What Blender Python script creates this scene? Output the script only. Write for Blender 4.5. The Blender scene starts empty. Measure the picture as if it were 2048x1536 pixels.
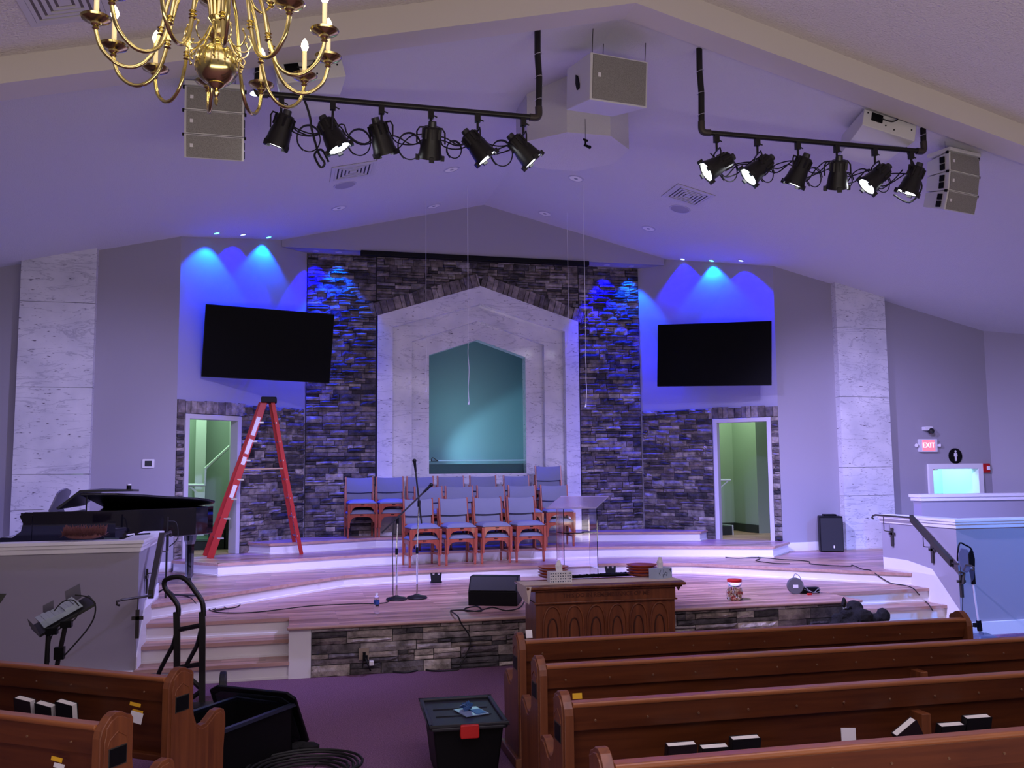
import bpy, bmesh, math, random
from mathutils import Vector, Matrix
sin, cos, pi, R = math.sin, math.cos, math.pi, math.radians
SC = bpy.context.scene
COL = SC.collection
random.seed(7)

# ---------------------------------------------------------------- camera
F_PX, YAW, PITCH, ROLL = 1819.08, 0.2434, 0.0965, -0.0094
CAM = Vector((-3.4743, -10.1137, 2.141))
_F = Vector((sin(YAW)*cos(PITCH), cos(YAW)*cos(PITCH), sin(PITCH)))
_R = Vector((cos(YAW), -sin(YAW), 0)); _U = _R.cross(_F)
_R2 = _R*cos(ROLL) + _U*sin(ROLL); _U2 = -_R*sin(ROLL) + _U*cos(ROLL)
cd = bpy.data.cameras.new('camera'); cam = bpy.data.objects.new('camera', cd); COL.objects.link(cam)
cd.sensor_width = 36.0; cd.lens = F_PX/2048*36.0; cd.clip_start = 0.05; cd.clip_end = 100
cam.matrix_world = Matrix(((_R2.x, _U2.x, -_F.x, CAM.x), (_R2.y, _U2.y, -_F.y, CAM.y), (_R2.z, _U2.z, -_F.z, CAM.z), (0, 0, 0, 1)))
SC.camera = cam

def ray(px, py):
    return _F + _R2*((px-1024)/F_PX) + _U2*((768-py)/F_PX)
def at(px, py, X=None, Y=None, Z=None):
    """measured point of the room: where the sight line of a photo point meets a known plane"""
    d = ray(px, py)
    t = (X-CAM.x)/d.x if X is not None else (Y-CAM.y)/d.y if Y is not None else (Z-CAM.z)/d.z
    return CAM + d*t
def at_plane(px, py, p0, n):
    d = ray(px, py); n = Vector(n)
    return CAM + d*((Vector(p0)-CAM).dot(n)/d.dot(n))
ZR, MR = 7.05, .236                       # chancel ceiling: z = ZR - MR*|x|
def ceil(x): return ZR - MR*abs(x)
def at_ceil(px, py, zr=ZR, m=MR):
    d = ray(px, py)
    for s in (1, -1):
        t = (zr - s*m*CAM.x - CAM.z)/(d.z + s*m*d.x)
        p = CAM + d*t
        if t > 0 and p.x*s > 0: return p

# ---------------------------------------------------------------- world, exposure
w = bpy.data.worlds.new('world'); SC.world = w; w.use_nodes = True
w.node_tree.nodes['Background'].inputs[0].default_value = (.62, .56, .62, 1)
w.node_tree.nodes['Background'].inputs[1].default_value = .06
vs = SC.view_settings
vs.view_transform = 'Standard'; vs.look = 'None'; vs.exposure = 0.0; vs.gamma = 1; vs.use_curve_mapping = False

# ---------------------------------------------------------------- lights of the room and added fills
def lamp(name, kind, loc, energy, color, aim=None, **kw):
    l = bpy.data.lights.new(name, kind); l.energy = energy; l.color = color
    for k, v in kw.items(): setattr(l, k, v)
    o = bpy.data.objects.new(name, l); COL.objects.link(o); o.location = loc
    if aim is not None:
        o.rotation_euler = (Vector(aim)-Vector(loc)).to_track_quat('-Z', 'Y').to_euler()
    return o
VIO = (.46, .41, 1.0)
# wash from the two lighting bars towards the stage
BAR_Y = -1.15
for i, x in enumerate((-3.6, -3.1, -2.6, -2.1, -1.6, -1.1, 1.15, 1.65, 2.15, 2.65, 3.15, 3.65)):
    tx = (-3.4, -6.3, -2.4, -1.2, .6, 4.9, -4.9, -.6, 1.6, 2.8, 8.0, 6.2)[i]
    ty = (3.8, 4.3, 3.8, 4.3, 3.2, 1.6, 1.6, 3.4, 3.8, 4.4, 4.3, 4.3)[i]
    lamp('stage_spot', 'SPOT', (x + (tx-x)*.06, BAR_Y+.32, 5.32), 620 if i in (1, 10, 11) else 3400 if i == 5 else 1000 if i == 6 else 480, VIO, (tx, ty, 1.3 if i in (1, 10, 11) else .9), spot_size=R(66), spot_blend=.8, shadow_soft_size=.07)
# added unseen violet lamp, standing in for stage light bounced off the floor
lamp('stage_bounce_fill', 'AREA', (0, 2.42, .72), 185, (.37, .35, 1.0), (0, 2.42, 8), shape='RECTANGLE', size=19, size_y=4.2)
# nave: warm ceiling light behind and above the viewer
lamp('nave_light', 'AREA', (-2, -8.5, 5.2), 230, (.84, .72, .98), (-2, -8, 0), shape='RECTANGLE', size=8, size_y=4)
lamp('nave_bounce_fill', 'AREA', (0, -11.6, .12), 980, (1, .90, .80), (0, -9.6, 8), shape='RECTANGLE', size=16, size_y=3)  # added unseen fill at floor level in place of light bounced off the carpet
# rooms seen through doors
lamp('left_stair_light', 'AREA', (-5.2, 6.6, 4.2), 48, (.62, 1, .70), (-5.0, 6.6, 0), size=.9)
lamp('right_passage_light', 'AREA', (5.0, 6.6, 4.2), 46, (.72, 1, .62), (5.0, 6.6, 0), size=.9)
lamp('restroom_light', 'AREA', (8.9, 5.6, 2.75), 40, (.35, .95, 1), (8.9, 5.6, 0), size=.8)
lamp('baptistry_light', 'SPOT', (-1.35, 7.35, 2.42), 165, (.44, .84, 1), (1.4, 8.45, 2.62), spot_size=R(50), spot_blend=.35, shadow_soft_size=.15)
lamp('baptistry_fill', 'POINT', (0, 7.5, 3.2), 14, (.40, .85, .95), shadow_soft_size=.3)
lamp('side_blue_light', 'SPOT', (7.0, -4.5, 4.8), 1700, (.04, .25, 1.0), (6.2, 0, .8), spot_size=R(58), spot_blend=.9, shadow_soft_size=.2)
# blue LED downlights grazing the walls
DEEP, AZUR = (.0, .0, 1), (0, .075, 1)
LEDS = [((433, 466), AZUR), ((486, 469), DEEP), ((537, 474), AZUR), ((1365, 518), DEEP), ((1423, 521), AZUR), ((1482, 521), DEEP)]
LED_POS = []
for (px, py), c in LEDS:
    p = at_ceil(px, py); LED_POS.append((p, c))
SOFFIT_Z = 6.08
for x, c in ((-3.02, DEEP), (-2.62, AZUR), (2.45, DEEP), (2.95, AZUR)):
    LED_POS.append((Vector((x, 6.1, SOFFIT_Z)), c))
for p, c in LED_POS:
    s = 1 if p.x > 0 else -1
    if abs(p.x) > 3.3: n = Vector((-s*.657, -.754, 0)); aim = p - n*.22 + Vector((0, 0, -1.6))
    else: aim = p + Vector((0, .05, -1.6))
    lamp('led_beam', 'SPOT', p + Vector((0, 0, -.035)), (620 if c is DEEP else 270)*(1.5 if abs(p.x) < 3.3 else 1), c, aim, spot_size=R(90 if abs(p.x) > 3.3 else 74), spot_blend=.4, shadow_soft_size=.03)

# ---------------------------------------------------------------- materials
def _n(nt, t, **k):
    n = nt.nodes.new(t)
    for a, b in k.items(): setattr(n, a, b)
    return n
def mat(name, col, rough=.5, metal=0, spec=.5, emit=None, es=0, bump=0, bscale=40, var=0, vscale=6, trans=0, alpha=1, ior=1.45, coat=0, attr=False, stretch=None):
    m = bpy.data.materials.new(name); m.use_nodes = True; nt = m.node_tree; b = nt.nodes['Principled BSDF']; L = nt.links.new
    I = b.inputs
    I['Base Color'].default_value = (*col, 1); I['Roughness'].default_value = rough; I['Metallic'].default_value = metal
    I['Specular IOR Level'].default_value = spec; I['IOR'].default_value = ior; I['Transmission Weight'].default_value = trans; I['Alpha'].default_value = alpha
    I['Coat Weight'].default_value = coat; I['Coat Roughness'].default_value = .05
    if emit: I['Emission Color'].default_value = (*emit, 1); I['Emission Strength'].default_value = es
    tc = _n(nt, 'ShaderNodeTexCoord'); mp = _n(nt, 'ShaderNodeMapping'); L(tc.outputs['Object'], mp.inputs[0])
    if stretch: mp.inputs['Scale'].default_value = stretch
    if var or attr:
        nz = _n(nt, 'ShaderNodeTexNoise'); nz.inputs['Scale'].default_value = vscale; nz.inputs['Detail'].default_value = 5; L(mp.outputs[0], nz.inputs['Vector'])
        mr = _n(nt, 'ShaderNodeMapRange'); mr.inputs['From Min'].default_value = .3; mr.inputs['From Max'].default_value = .7
        mr.inputs['To Min'].default_value = 1-var; mr.inputs['To Max'].default_value = 1+var; L(nz.outputs['Fac'], mr.inputs['Value'])
        vm = _n(nt, 'ShaderNodeVectorMath', operation='MULTIPLY'); L(mr.outputs[0], vm.inputs[1])
        if attr:
            at_ = _n(nt, 'ShaderNodeAttribute', attribute_name='Col'); L(at_.outputs['Color'], vm.inputs[0])
        else: vm.inputs[0].default_value = col
        L(vm.outputs[0], I['Base Color'])
    if bump:
        nb = _n(nt, 'ShaderNodeTexNoise'); nb.inputs['Scale'].default_value = bscale; nb.inputs['Detail'].default_value = 6; L(mp.outputs[0], nb.inputs['Vector'])
        bp = _n(nt, 'ShaderNodeBump'); bp.inputs['Strength'].default_value = bump; bp.inputs['Distance'].default_value = .02; L(nb.outputs['Fac'], bp.inputs['Height']); L(bp.outputs[0], I['Normal'])
    return m

def wood_mat(name, c1, c2, axis=0, scale=9, rough=.35, coat=.15):
    m = bpy.data.materials.new(name); m.use_nodes = True; nt = m.node_tree; b = nt.nodes['Principled BSDF']; L = nt.links.new
    tc = _n(nt, 'ShaderNodeTexCoord'); mp = _n(nt, 'ShaderNodeMapping'); L(tc.outputs['Object'], mp.inputs[0])
    s = [scale]*3; s[axis] = scale*.07; mp.inputs['Scale'].default_value = s
    nz = _n(nt, 'ShaderNodeTexNoise'); nz.inputs['Scale'].default_value = 3; nz.inputs['Detail'].default_value = 8; nz.inputs['Distortion'].default_value = .6; L(mp.outputs[0], nz.inputs['Vector'])
    cr = _n(nt, 'ShaderNodeValToRGB'); cr.color_ramp.elements[0].position = .32; cr.color_ramp.elements[0].color = (*c1, 1); cr.color_ramp.elements[1].position = .68; cr.color_ramp.elements[1].color = (*c2, 1)
    L(nz.outputs['Fac'], cr.inputs[0]); L(cr.outputs[0], b.inputs['Base Color']); b.inputs['Roughness'].default_value = rough; b.inputs['Coat Weight'].default_value = coat
    return m

def plank_mat():
    m = bpy.data.materials.new('stage_planks'); m.use_nodes = True; nt = m.node_tree; b = nt.nodes['Principled BSDF']; L = nt.links.new
    tc = _n(nt, 'ShaderNodeTexCoord')
    br = _n(nt, 'ShaderNodeTexBrick'); L(tc.outputs['Object'], br.inputs[0])
    br.inputs['Scale'].default_value = 1; br.inputs['Brick Width'].default_value = 1.22; br.inputs['Row Height'].default_value = .09
    br.inputs['Mortar Size'].default_value = .0012; br.offset = .37; br.inputs['Bias'].default_value = 0
    br.inputs['Color1'].default_value = (.30, .15, .115, 1); br.inputs['Color2'].default_value = (.64, .38, .30, 1); br.inputs['Mortar'].default_value = (.16, .09, .08, 1)
    mp = _n(nt, 'ShaderNodeMapping'); mp.inputs['Scale'].default_value = (.9, 16, 16); L(tc.outputs['Object'], mp.inputs[0])
    nz = _n(nt, 'ShaderNodeTexNoise'); nz.inputs['Scale'].default_value = 1.6; nz.inputs['Detail'].default_value = 7; L(mp.outputs[0], nz.inputs['Vector'])
    mr = _n(nt, 'ShaderNodeMapRange'); mr.inputs['From Min'].default_value = .3; mr.inputs['From Max'].default_value = .7; mr.inputs['To Min'].default_value = .6; mr.inputs['To Max'].default_value = 1.25; L(nz.outputs['Fac'], mr.inputs['Value'])
    vm = _n(nt, 'ShaderNodeVectorMath', operation='MULTIPLY'); L(br.outputs['Color'], vm.inputs[0]); L(mr.outputs[0], vm.inputs[1]); L(vm.outputs[0], b.inputs['Base Color'])
    b.inputs['Roughness'].default_value = .34
    return m

def marble_mat(name, mirror=1):
    m = bpy.data.materials.new(name); m.use_nodes = True; nt = m.node_tree; b = nt.nodes['Principled BSDF']; L = nt.links.new
    tc = _n(nt, 'ShaderNodeTexCoord'); mp = _n(nt, 'ShaderNodeMapping'); L(tc.outputs['Object'], mp.inputs[0])
    mp.inputs['Rotation'].default_value = (0, R(38)*mirror, 0); mp.inputs['Scale'].default_value = (.55, 1, 2.4)
    nz = _n(nt, 'ShaderNodeTexNoise'); nz.inputs['Scale'].default_value = 1.5; nz.inputs['Detail'].default_value = 9; nz.inputs['Roughness'].default_value = .62; nz.inputs['Distortion'].default_value = .8; L(mp.outputs[0], nz.inputs['Vector'])
    r1 = _n(nt, 'ShaderNodeValToRGB'); e = r1.color_ramp.elements
    e[0].position = .485; e[0].color = (1, 1, 1, 1); e[1].position = .5; e[1].color = (.70, .70, .74, 1)
    x = e.new(.515); x.color = (1, 1, 1, 1); L(nz.outputs['Fac'], r1.inputs[0])
    n2 = _n(nt, 'ShaderNodeTexNoise'); n2.inputs['Scale'].default_value = 20; n2.inputs['Detail'].default_value = 6; L(mp.outputs[0], n2.inputs['Vector'])
    r2 = _n(nt, 'ShaderNodeValToRGB'); r2.color_ramp.elements[0].position = .29; r2.color_ramp.elements[0].color = (.16, .14, .18, 1); r2.color_ramp.elements[1].position = .36; r2.color_ramp.elements[1].color = (1, 1, 1, 1); L(n2.outputs['Fac'], r2.inputs[0])
    n3 = _n(nt, 'ShaderNodeTexNoise'); n3.inputs['Scale'].default_value = 2.2; n3.inputs['Detail'].default_value = 4; L(tc.outputs['Object'], n3.inputs['Vector'])
    r3 = _n(nt, 'ShaderNodeValToRGB'); r3.color_ramp.elements[0].color = (.56, .56, .60, 1); r3.color_ramp.elements[0].position = .3; r3.color_ramp.elements[1].color = (.74, .73, .75, 1); r3.color_ramp.elements[1].position = .7; L(n3.outputs['Fac'], r3.inputs[0])
    a = _n(nt, 'ShaderNodeVectorMath', operation='MULTIPLY'); L(r1.outputs[0], a.inputs[0]); L(r2.outputs[0], a.inputs[1])
    c = _n(nt, 'ShaderNodeVectorMath', operation='MULTIPLY'); L(a.outputs[0], c.inputs[0]); L(r3.outputs[0], c.inputs[1]); L(c.outputs[0], b.inputs['Base Color'])
    b.inputs['Roughness'].default_value = .09
    return m

PAINT = mat('wall_paint', (.34, .32, .37), .7, bump=.05, bscale=160)
PAINT_TV = mat('accent_wall_paint', (.35, .335, .38), .65, bump=.05, bscale=160)
CEILM = mat('ceiling_texture', (.60, .58, .60), .85, bump=.45, bscale=70)
CEILN = mat('nave_ceiling_texture', (.72, .67, .64), .85, bump=1, bscale=45)
BEAM = mat('header_paint', (.60, .555, .52), .7)
WHITE = mat('white_trim', (.80, .79, .82), .42)
TRIMG = mat('door_frame_paint', (.52, .50, .54), .45)
MARB, MARB2 = marble_mat('marble_left'), marble_mat('marble_right', -1)
STONE = mat('ledge_stone', (.2, .18, .18), .8, var=.55, vscale=9, bump=.9, bscale=26, attr=True, spec=.25)
STONEB = mat('stone_backing', (.03, .028, .03), .9)
PLANK = plank_mat()
NOSE = wood_mat('stair_nosing_wood', (.42, .24, .19), (.55, .35, .29), 0, 6, .4)
CARPET = mat('carpet', (.29, .15, .26), .95, var=.35, vscale=90, bump=.8, bscale=220, spec=.1)
CHERRY = wood_mat('cherry_wood', (.24, .044, .020), (.36, .074, .032), 2, 8, .3, .3)
PEWW = wood_mat('pew_wood', (.085, .020, .005), (.15, .040, .010), 0, 7, .45, .05)
PEWE = wood_mat('pew_end_wood', (.12, .034, .012), (.20, .062, .020), 2, 7, .42, .08)
ALTW = wood_mat('table_wood', (.125, .033, .012), (.22, .066, .022), 2, 7, .4, .1)
BLACK = mat('black_plastic', (.0035, .0035, .0045), .5, spec=.18)
BLACKM = mat('black_metal', (.015, .014, .014), .38, metal=.3)
BRONZE = mat('dark_bronze_rail', (.045, .04, .034), .45, metal=.2)
GLOSS = mat('piano_lacquer', (.004, .004, .005), .05, coat=1)
RUBBER = mat('rubber_cable', (.01, .01, .011), .6)
CHROME = mat('chrome', (.7, .7, .72), .12, metal=1)
BRASS = mat('polished_brass', (.62, .52, .20), .17, metal=1)
CANDLE = mat('candle_sleeve', (.85, .72, .40), .5, emit=(1, .72, .3), es=.15)  # faint emission puts the bulb's warm glow into the sleeve
BULB = mat('bulb_glow', (1, .9, .7), .3, emit=(1, .84, .52), es=30)
LENS = mat('lit_lens', (1, 1, 1), .3, emit=(.92, .95, 1), es=9)
SPKW = mat('white_cabinet', (.62, .61, .62), .5)
def grille_mat():
    m = mat('speaker_grille', (.22, .21, .20), .55); nt = m.node_tree; b = nt.nodes['Principled BSDF']; L = nt.links.new
    tc = _n(nt, 'ShaderNodeTexCoord'); vo = _n(nt, 'ShaderNodeTexVoronoi'); vo.inputs['Scale'].default_value = 190; L(tc.outputs['Object'], vo.inputs['Vector'])
    cr = _n(nt, 'ShaderNodeValToRGB'); cr.color_ramp.elements[0].position = .25; cr.color_ramp.elements[0].color = (.13, .12, .11, 1); cr.color_ramp.elements[1].position = .5; cr.color_ramp.elements[1].color = (.26, .25, .235, 1)
    L(vo.outputs['Distance'], cr.inputs[0]); L(cr.outputs[0], b.inputs['Base Color']); return m
GRILLE = grille_mat()
FABRIC = mat('blue_grey_upholstery', (.20, .215, .27), .9, bump=.25, bscale=300, spec=.2)
FABRIC2 = mat('seat_cushion_blue', (.04, .05, .14), .9)
SCREEN = mat('tv_screen', (.002, .002, .003), .5, spec=.08)
RED = mat('ladder_red', (.42, .020, .017), .45)
LABELW = mat('white_label', (.75, .73, .75), .6)
ALU = mat('aluminium', (.55, .54, .55), .35, metal=.9)
GREENW = mat('stair_wall_green', (.30, .38, .31), .7)
MINT = mat('mint_trim', (.62, .70, .64), .5)
DKSTEP = mat('dark_step_carpet', (.02, .028, .022), .8)
CYANW = mat('restroom_wall', (.70, .78, .78), .6)
TEAL = mat('baptistry_teal', (.25, .39, .45), .6)
GLASS = mat('clear_glass', (.9, 1, .98), .02, trans=1, ior=1.45)
ACRYL = mat('clear_acrylic', (.97, .93, .97), .04, trans=1, ior=1.49)
ACRT = mat('acrylic_top', (.93, .82, .90), .12, trans=.9, ior=1.4)
WATER = mat('tank_water', (.10, .30, .30), .04, trans=.4, ior=1.33)
CLOTHW = mat('cream_cloth', (.70, .58, .50), .9)
DARKCL = mat('black_cloth', (.008, .008, .009), .9)
GOLD = mat('yellow_card', (.75, .42, .02), .6)
PAGE = mat('book_pages', (.72, .70, .66), .8)
COVER = mat('dark_book_cover', (.02, .010, .014), .55)
REDP = mat('red_plastic', (.46, .010, .010), .4)
PEWT = wood_mat('pew_rail_highlight', (.20, .060, .018), (.32, .11, .034), 0, 7, .38, .08)  # paler tone paints the highlight along the pew tops into the wood
# ---------------------------------------------------------------- mesh builder
class M:
    def __init__(s, T=None): s.v = []; s.f = []; s.c = []; s.T = T or Matrix.Identity(4); s.col = None; s.sm = []; s.smooth = False
    def add(s, vs, fs):
        o = len(s.v); s.v += [tuple(s.T @ Vector(p)) for p in vs]
        for f in fs: s.f.append([i+o for i in f]); s.c.append(s.col); s.sm.append(s.smooth)
        return s
    def box(s, a, b):
        (x0, y0, z0), (x1, y1, z1) = a, b
        return s.add([(x0, y0, z0), (x1, y0, z0), (x1, y1, z0), (x0, y1, z0), (x0, y0, z1), (x1, y0, z1), (x1, y1, z1), (x0, y1, z1)],
                     [(3, 2, 1, 0), (4, 5, 6, 7), (0, 1, 5, 4), (1, 2, 6, 5), (2, 3, 7, 6), (3, 0, 4, 7)])
    def cbox(s, c, d):
        return s.box([c[i]-d[i]/2 for i in range(3)], [c[i]+d[i]/2 for i in range(3)])
    def rbox(s, a, b, r=.01, ax=2):
        """box with its four edges along an axis rounded"""
        i, j = [k for k in range(3) if k != ax]
        pts = []
        for (cx, cy, a0) in ((b[i]-r, b[j]-r, 0), (a[i]+r, b[j]-r, 90), (a[i]+r, a[j]+r, 180), (b[i]-r, a[j]+r, 270)):
            for k in range(4): t = R(a0+k*30); pts.append((cx+r*cos(t), cy+r*sin(t)))
        return s.prism(pts, a[ax], b[ax], ax)
    def prism(s, poly, z0, z1, ax=2):
        n = len(poly)
        def P(p, z):
            return (p[0], p[1], z) if ax == 2 else (p[0], z, p[1]) if ax == 1 else (z, p[0], p[1])
        vs = [P(p, z0) for p in poly] + [P(p, z1) for p in poly]
        return s.add(vs, [list(range(n))[::-1], list(range(n, 2*n))] + [(i, (i+1) % n, n+(i+1) % n, n+i) for i in range(n)])
    def cyl(s, p0, p1, r0, r1=None, n=12, caps=True):
        r1 = r0 if r1 is None else r1; p0 = Vector(p0); p1 = Vector(p1); d = (p1-p0).normalized()
        u = d.orthogonal().normalized(); w_ = d.cross(u)
        vs = [p0+(u*cos(2*pi*k/n)+w_*sin(2*pi*k/n))*r0 for k in range(n)] + [p1+(u*cos(2*pi*k/n)+w_*sin(2*pi*k/n))*r1 for k in range(n)]
        fs = [(k, (k+1) % n, n+(k+1) % n, n+k) for k in range(n)]
        if caps: fs += [list(range(n))[::-1], list(range(n, 2*n))]
        return s.add(vs, fs)
    def tube(s, pts, r, n=8, closed=False):
        pts = [Vector(p) for p in pts]; N = len(pts); rs = r if isinstance(r, (list, tuple)) else [r]*N
        vs = []; prev = None
        for i in range(N):
            a = pts[i-1] if i or closed else pts[0]; b = pts[(i+1) % N] if i < N-1 or closed else pts[-1]
            d = (b-a).normalized()
            if d.length < 1e-6: d = Vector((0, 0, 1))
            u = d.orthogonal().normalized() if prev is None else (prev - d*prev.dot(d))
            if u.length < 1e-5: u = d.orthogonal()
            u.normalize(); prev = u; w_ = d.cross(u)
            vs += [pts[i]+(u*cos(2*pi*k/n)+w_*sin(2*pi*k/n))*rs[i] for k in range(n)]
        fs = [(i*n+k, i*n+(k+1) % n, (i+1) % N*n+(k+1) % n, (i+1) % N*n+k) for i in range(N if closed else N-1) for k in range(n)]
        if not closed: fs += [list(range(n))[::-1], list(range((N-1)*n, N*n))]
        return s.add(vs, fs)
    def lathe(s, prof, c=(0, 0, 0), n=20, T=None):
        vs = []; c = Vector(c)
        for r, z in prof:
            for k in range(n):
                p = Vector((r*cos(2*pi*k/n), r*sin(2*pi*k/n), z)); vs.append((T @ p if T else p)+c)
        m = len(prof); fs = [(i*n+k, i*n+(k+1) % n, (i+1)*n+(k+1) % n, (i+1)*n+k) for i in range(m-1) for k in range(n)]
        if prof[0][0] > 1e-4: fs.append(list(range(n))[::-1])
        if prof[-1][0] > 1e-4: fs.append(list(range((m-1)*n, m*n)))
        return s.add(vs, fs)
    def sphere(s, c, r, n=14, sc=(1, 1, 1)):
        m = max(5, n//2); vs = []; c = Vector(c)
        for i in range(m+1):
            a = pi*i/m
            for k in range(n): vs.append(c+Vector((r*sin(a)*cos(2*pi*k/n)*sc[0], r*sin(a)*sin(2*pi*k/n)*sc[1], -r*cos(a)*sc[2])))
        return s.add(vs, [(i*n+k, i*n+(k+1) % n, (i+1)*n+(k+1) % n, (i+1)*n+k) for i in range(m) for k in range(n)])
    def grid(s, fn, nu, nv, closed=False):
        vs = [fn(i/nu, j/nv) for j in range(nv+1) for i in range(nu+1)]
        return s.add(vs, [(j*(nu+1)+i, j*(nu+1)+i+1, (j+1)*(nu+1)+i+1, (j+1)*(nu+1)+i) for j in range(nv) for i in range(nu)])
    def build(s, name, mt, parent=None, smooth=None, bevel=0, seg=2, kind=None, merge=True, normals=True):
        me = bpy.data.meshes.new(name); me.from_pydata(s.v, [], s.f)
        if any(c is not None for c in s.c):
            ca = me.color_attributes.new('Col', 'FLOAT_COLOR', 'CORNER'); k = 0
            for p, c in zip(me.polygons, s.c):
                for _ in p.vertices: ca.data[k].color = (*(c or (.2, .2, .2)), 1); k += 1
        if normals:
            bm = bmesh.new(); bm.from_mesh(me)
            if merge: bmesh.ops.remove_doubles(bm, verts=bm.verts, dist=1e-5)
            bmesh.ops.recalc_face_normals(bm, faces=bm.faces); bm.to_mesh(me); bm.free()
        me.materials.append(mt)
        o = bpy.data.objects.new(name, me); COL.objects.link(o)
        if parent: o.parent = parent
        if smooth:
            for p in me.polygons: p.use_smooth = True
            try: me.set_sharp_from_angle(angle=R(smooth if smooth is not True else 40))
            except Exception: pass
        if bevel:
            b = o.modifiers.new('bevel', 'BEVEL'); b.width = bevel; b.segments = seg; b.limit_method = 'ANGLE'; b.angle_limit = R(40)
        if kind: o['kind'] = kind
        return o

def tag(o, label, cat, group=None, kind=None):
    o['label'] = label; o['category'] = cat
    if group: o['group'] = group
    if kind: o['kind'] = kind
    return o
def thing(name, label, cat, loc=(0, 0, 0), rz=0, group=None):
    o = bpy.data.objects.new(name, None); COL.objects.link(o); o.empty_display_size = .1
    o.location = loc; o.rotation_euler = (0, 0, rz); return tag(o, label, cat, group)
def dup(root, loc, rz, label, group=None):
    r = root.copy(); COL.objects.link(r); r.location = loc
    r.rotation_euler = rz if hasattr(rz, '__len__') else (0, 0, rz)
    r['label'] = label
    if group: r['group'] = group
    for ch in list(root.children):
        c = ch.copy(); COL.objects.link(c); c.parent = r
        for g in list(ch.children):
            d = g.copy(); COL.objects.link(d); d.parent = c
    return r
def struct(name, m, mt, parent=None, **k):
    return m.build(name, mt, parent, kind=None if parent else 'structure', **k)
def LOC(*p): return Matrix.Translation(Vector(p))
def off(p): return Matrix.Translation(-Vector(p))       # build in room coordinates under a thing standing at p
def smoothpts(pts, k=4):
    """Catmull-Rom through the points"""
    P = [Vector(p) for p in pts]; out = []
    for i in range(len(P)-1):
        a = P[max(i-1, 0)]; b = P[i]; c = P[i+1]; d = P[min(i+2, len(P)-1)]
        for j in range(k):
            t = j/k; out.append(.5*((2*b)+(c-a)*t+(2*a-5*b+4*c-d)*t*t+(3*b-a-3*c+d)*t**3))
    return out+[P[-1]]
# ================================================================ the setting
Z1, Z2, Z3, ZS, ZT2, ZT3, ZT4 = .178, .356, .534, .534, .697, .875, 1.043
struct('floor', M().box((-12, -16, -.1), (12, 9, 0)), CARPET)

def slab(name, poly, z0, z1, over=.022, thick=.03):
    """riser body in white with a wooden tread on top"""
    r = struct(name+'_riser', M().prism(poly, z0, z1-thick), WHITE)
    return struct(name, M().prism(poly, z1-thick, z1), PLANK, bevel=.006)
# stage floor with side flights
W1, W2 = 3.42, 4.93
slab('stage_floor', [(-W2, .62), (-W1, .62), (-W1, 0), (W1, 0), (W1, .62), (W2, .62), (W2, 9), (-W2, 9)], 0, ZS)
for s, nm in ((-1, 'left'), (1, 'right')):
    for y0, y1, z in ((-.02, .31, Z1), (.29, .62, Z2)):
        m = M().box((min(s*W1, s*W2), y0+.02, 0 if z == Z1 else Z1), (max(s*W1, s*W2), y1+.3, z-.03))
        struct('stage_step_'+nm+'_riser', m, WHITE)
        struct('stage_step_'+nm, M().box((min(s*W1, s*W2), y0, z-.03), (max(s*W1, s*W2), y1+.02, z)), PLANK, bevel=.006)
T2 = [(-4.93, .95), (-2.66, 3.22), (-1.6, 3.53), (0, 3.66), (1.6, 3.60), (2.70, 3.22), (4.93, .95), (4.93, 1.55), (7.6, 1.55), (7.6, 4.7), (-8, 4.7), (-8, 1.55), (-4.93, 1.55)]
slab('choir_platform_low', T2, ZS, ZT2)
struct('choir_platform_low_underside', M().box((-8, 1.57, 0), (-4.93, 4.6, ZS)).box((4.93, 1.57, 0), (7.6, 4.6, ZS)), WHITE)
T3 = [(-5.08, 4.42), (-4.40, 3.72), (-3.28, 4.09), (-2.14, 4.46), (-1, 4.62), (0, 4.67), (1, 4.66), (2.14, 4.47), (3.25, 4.09), (4.36, 3.64), (5.08, 4.38), (5.3, 8.6), (-5.3, 8.6)]
slab('choir_platform_middle', T3, ZT2, ZT3)
T4 = [(-4.15, 5.62), (-3.70, 5.00), (-3.15, 5.17), (-1.97, 5.70), (1.97, 5.70), (3.15, 5.34), (3.77, 5.14), (4.20, 5.64), (3.1, 6.34), (-3.1, 6.34)]
slab('choir_platform_top', T4, ZT3, ZT4)
# little base ledges under the risers
def ledge(name, pts, z):
    m = M()
    for a, b in zip(pts[:-1], pts[1:]):
        a, b = Vector((*a, 0)), Vector((*b, 0)); d = (b-a).normalized(); n = Vector((d.y, -d.x, 0))*.012
        m.add([a+Vector((0, 0, z)), b+Vector((0, 0, z)), b+n+Vector((0, 0, z)), a+n+Vector((0, 0, z)), a+Vector((0, 0, z+.028)), b+Vector((0, 0, z+.028)), b+n+Vector((0, 0, z+.022)), a+n+Vector((0, 0, z+.022))],
              [(0, 1, 2, 3), (4, 5, 6, 7), (0, 1, 5, 4), (1, 2, 6, 5), (2, 3, 7, 6), (3, 0, 4, 7)])
    struct(name, m, WHITE)
ledge('trim_1', T2[:7], ZS); ledge('trim_2', T3[:11], ZT2); ledge('trim_3', T4[:8], ZT3)
for s, k in ((-1, 4), (1, 6)):
    for y, z in ((-.0, 0), (.31, Z1), (.62, Z2)):
        a, b = sorted((s*W1, s*W2)); ledge('trim_%d' % k, [(a, y), (b, y)], z); k += 1

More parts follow.
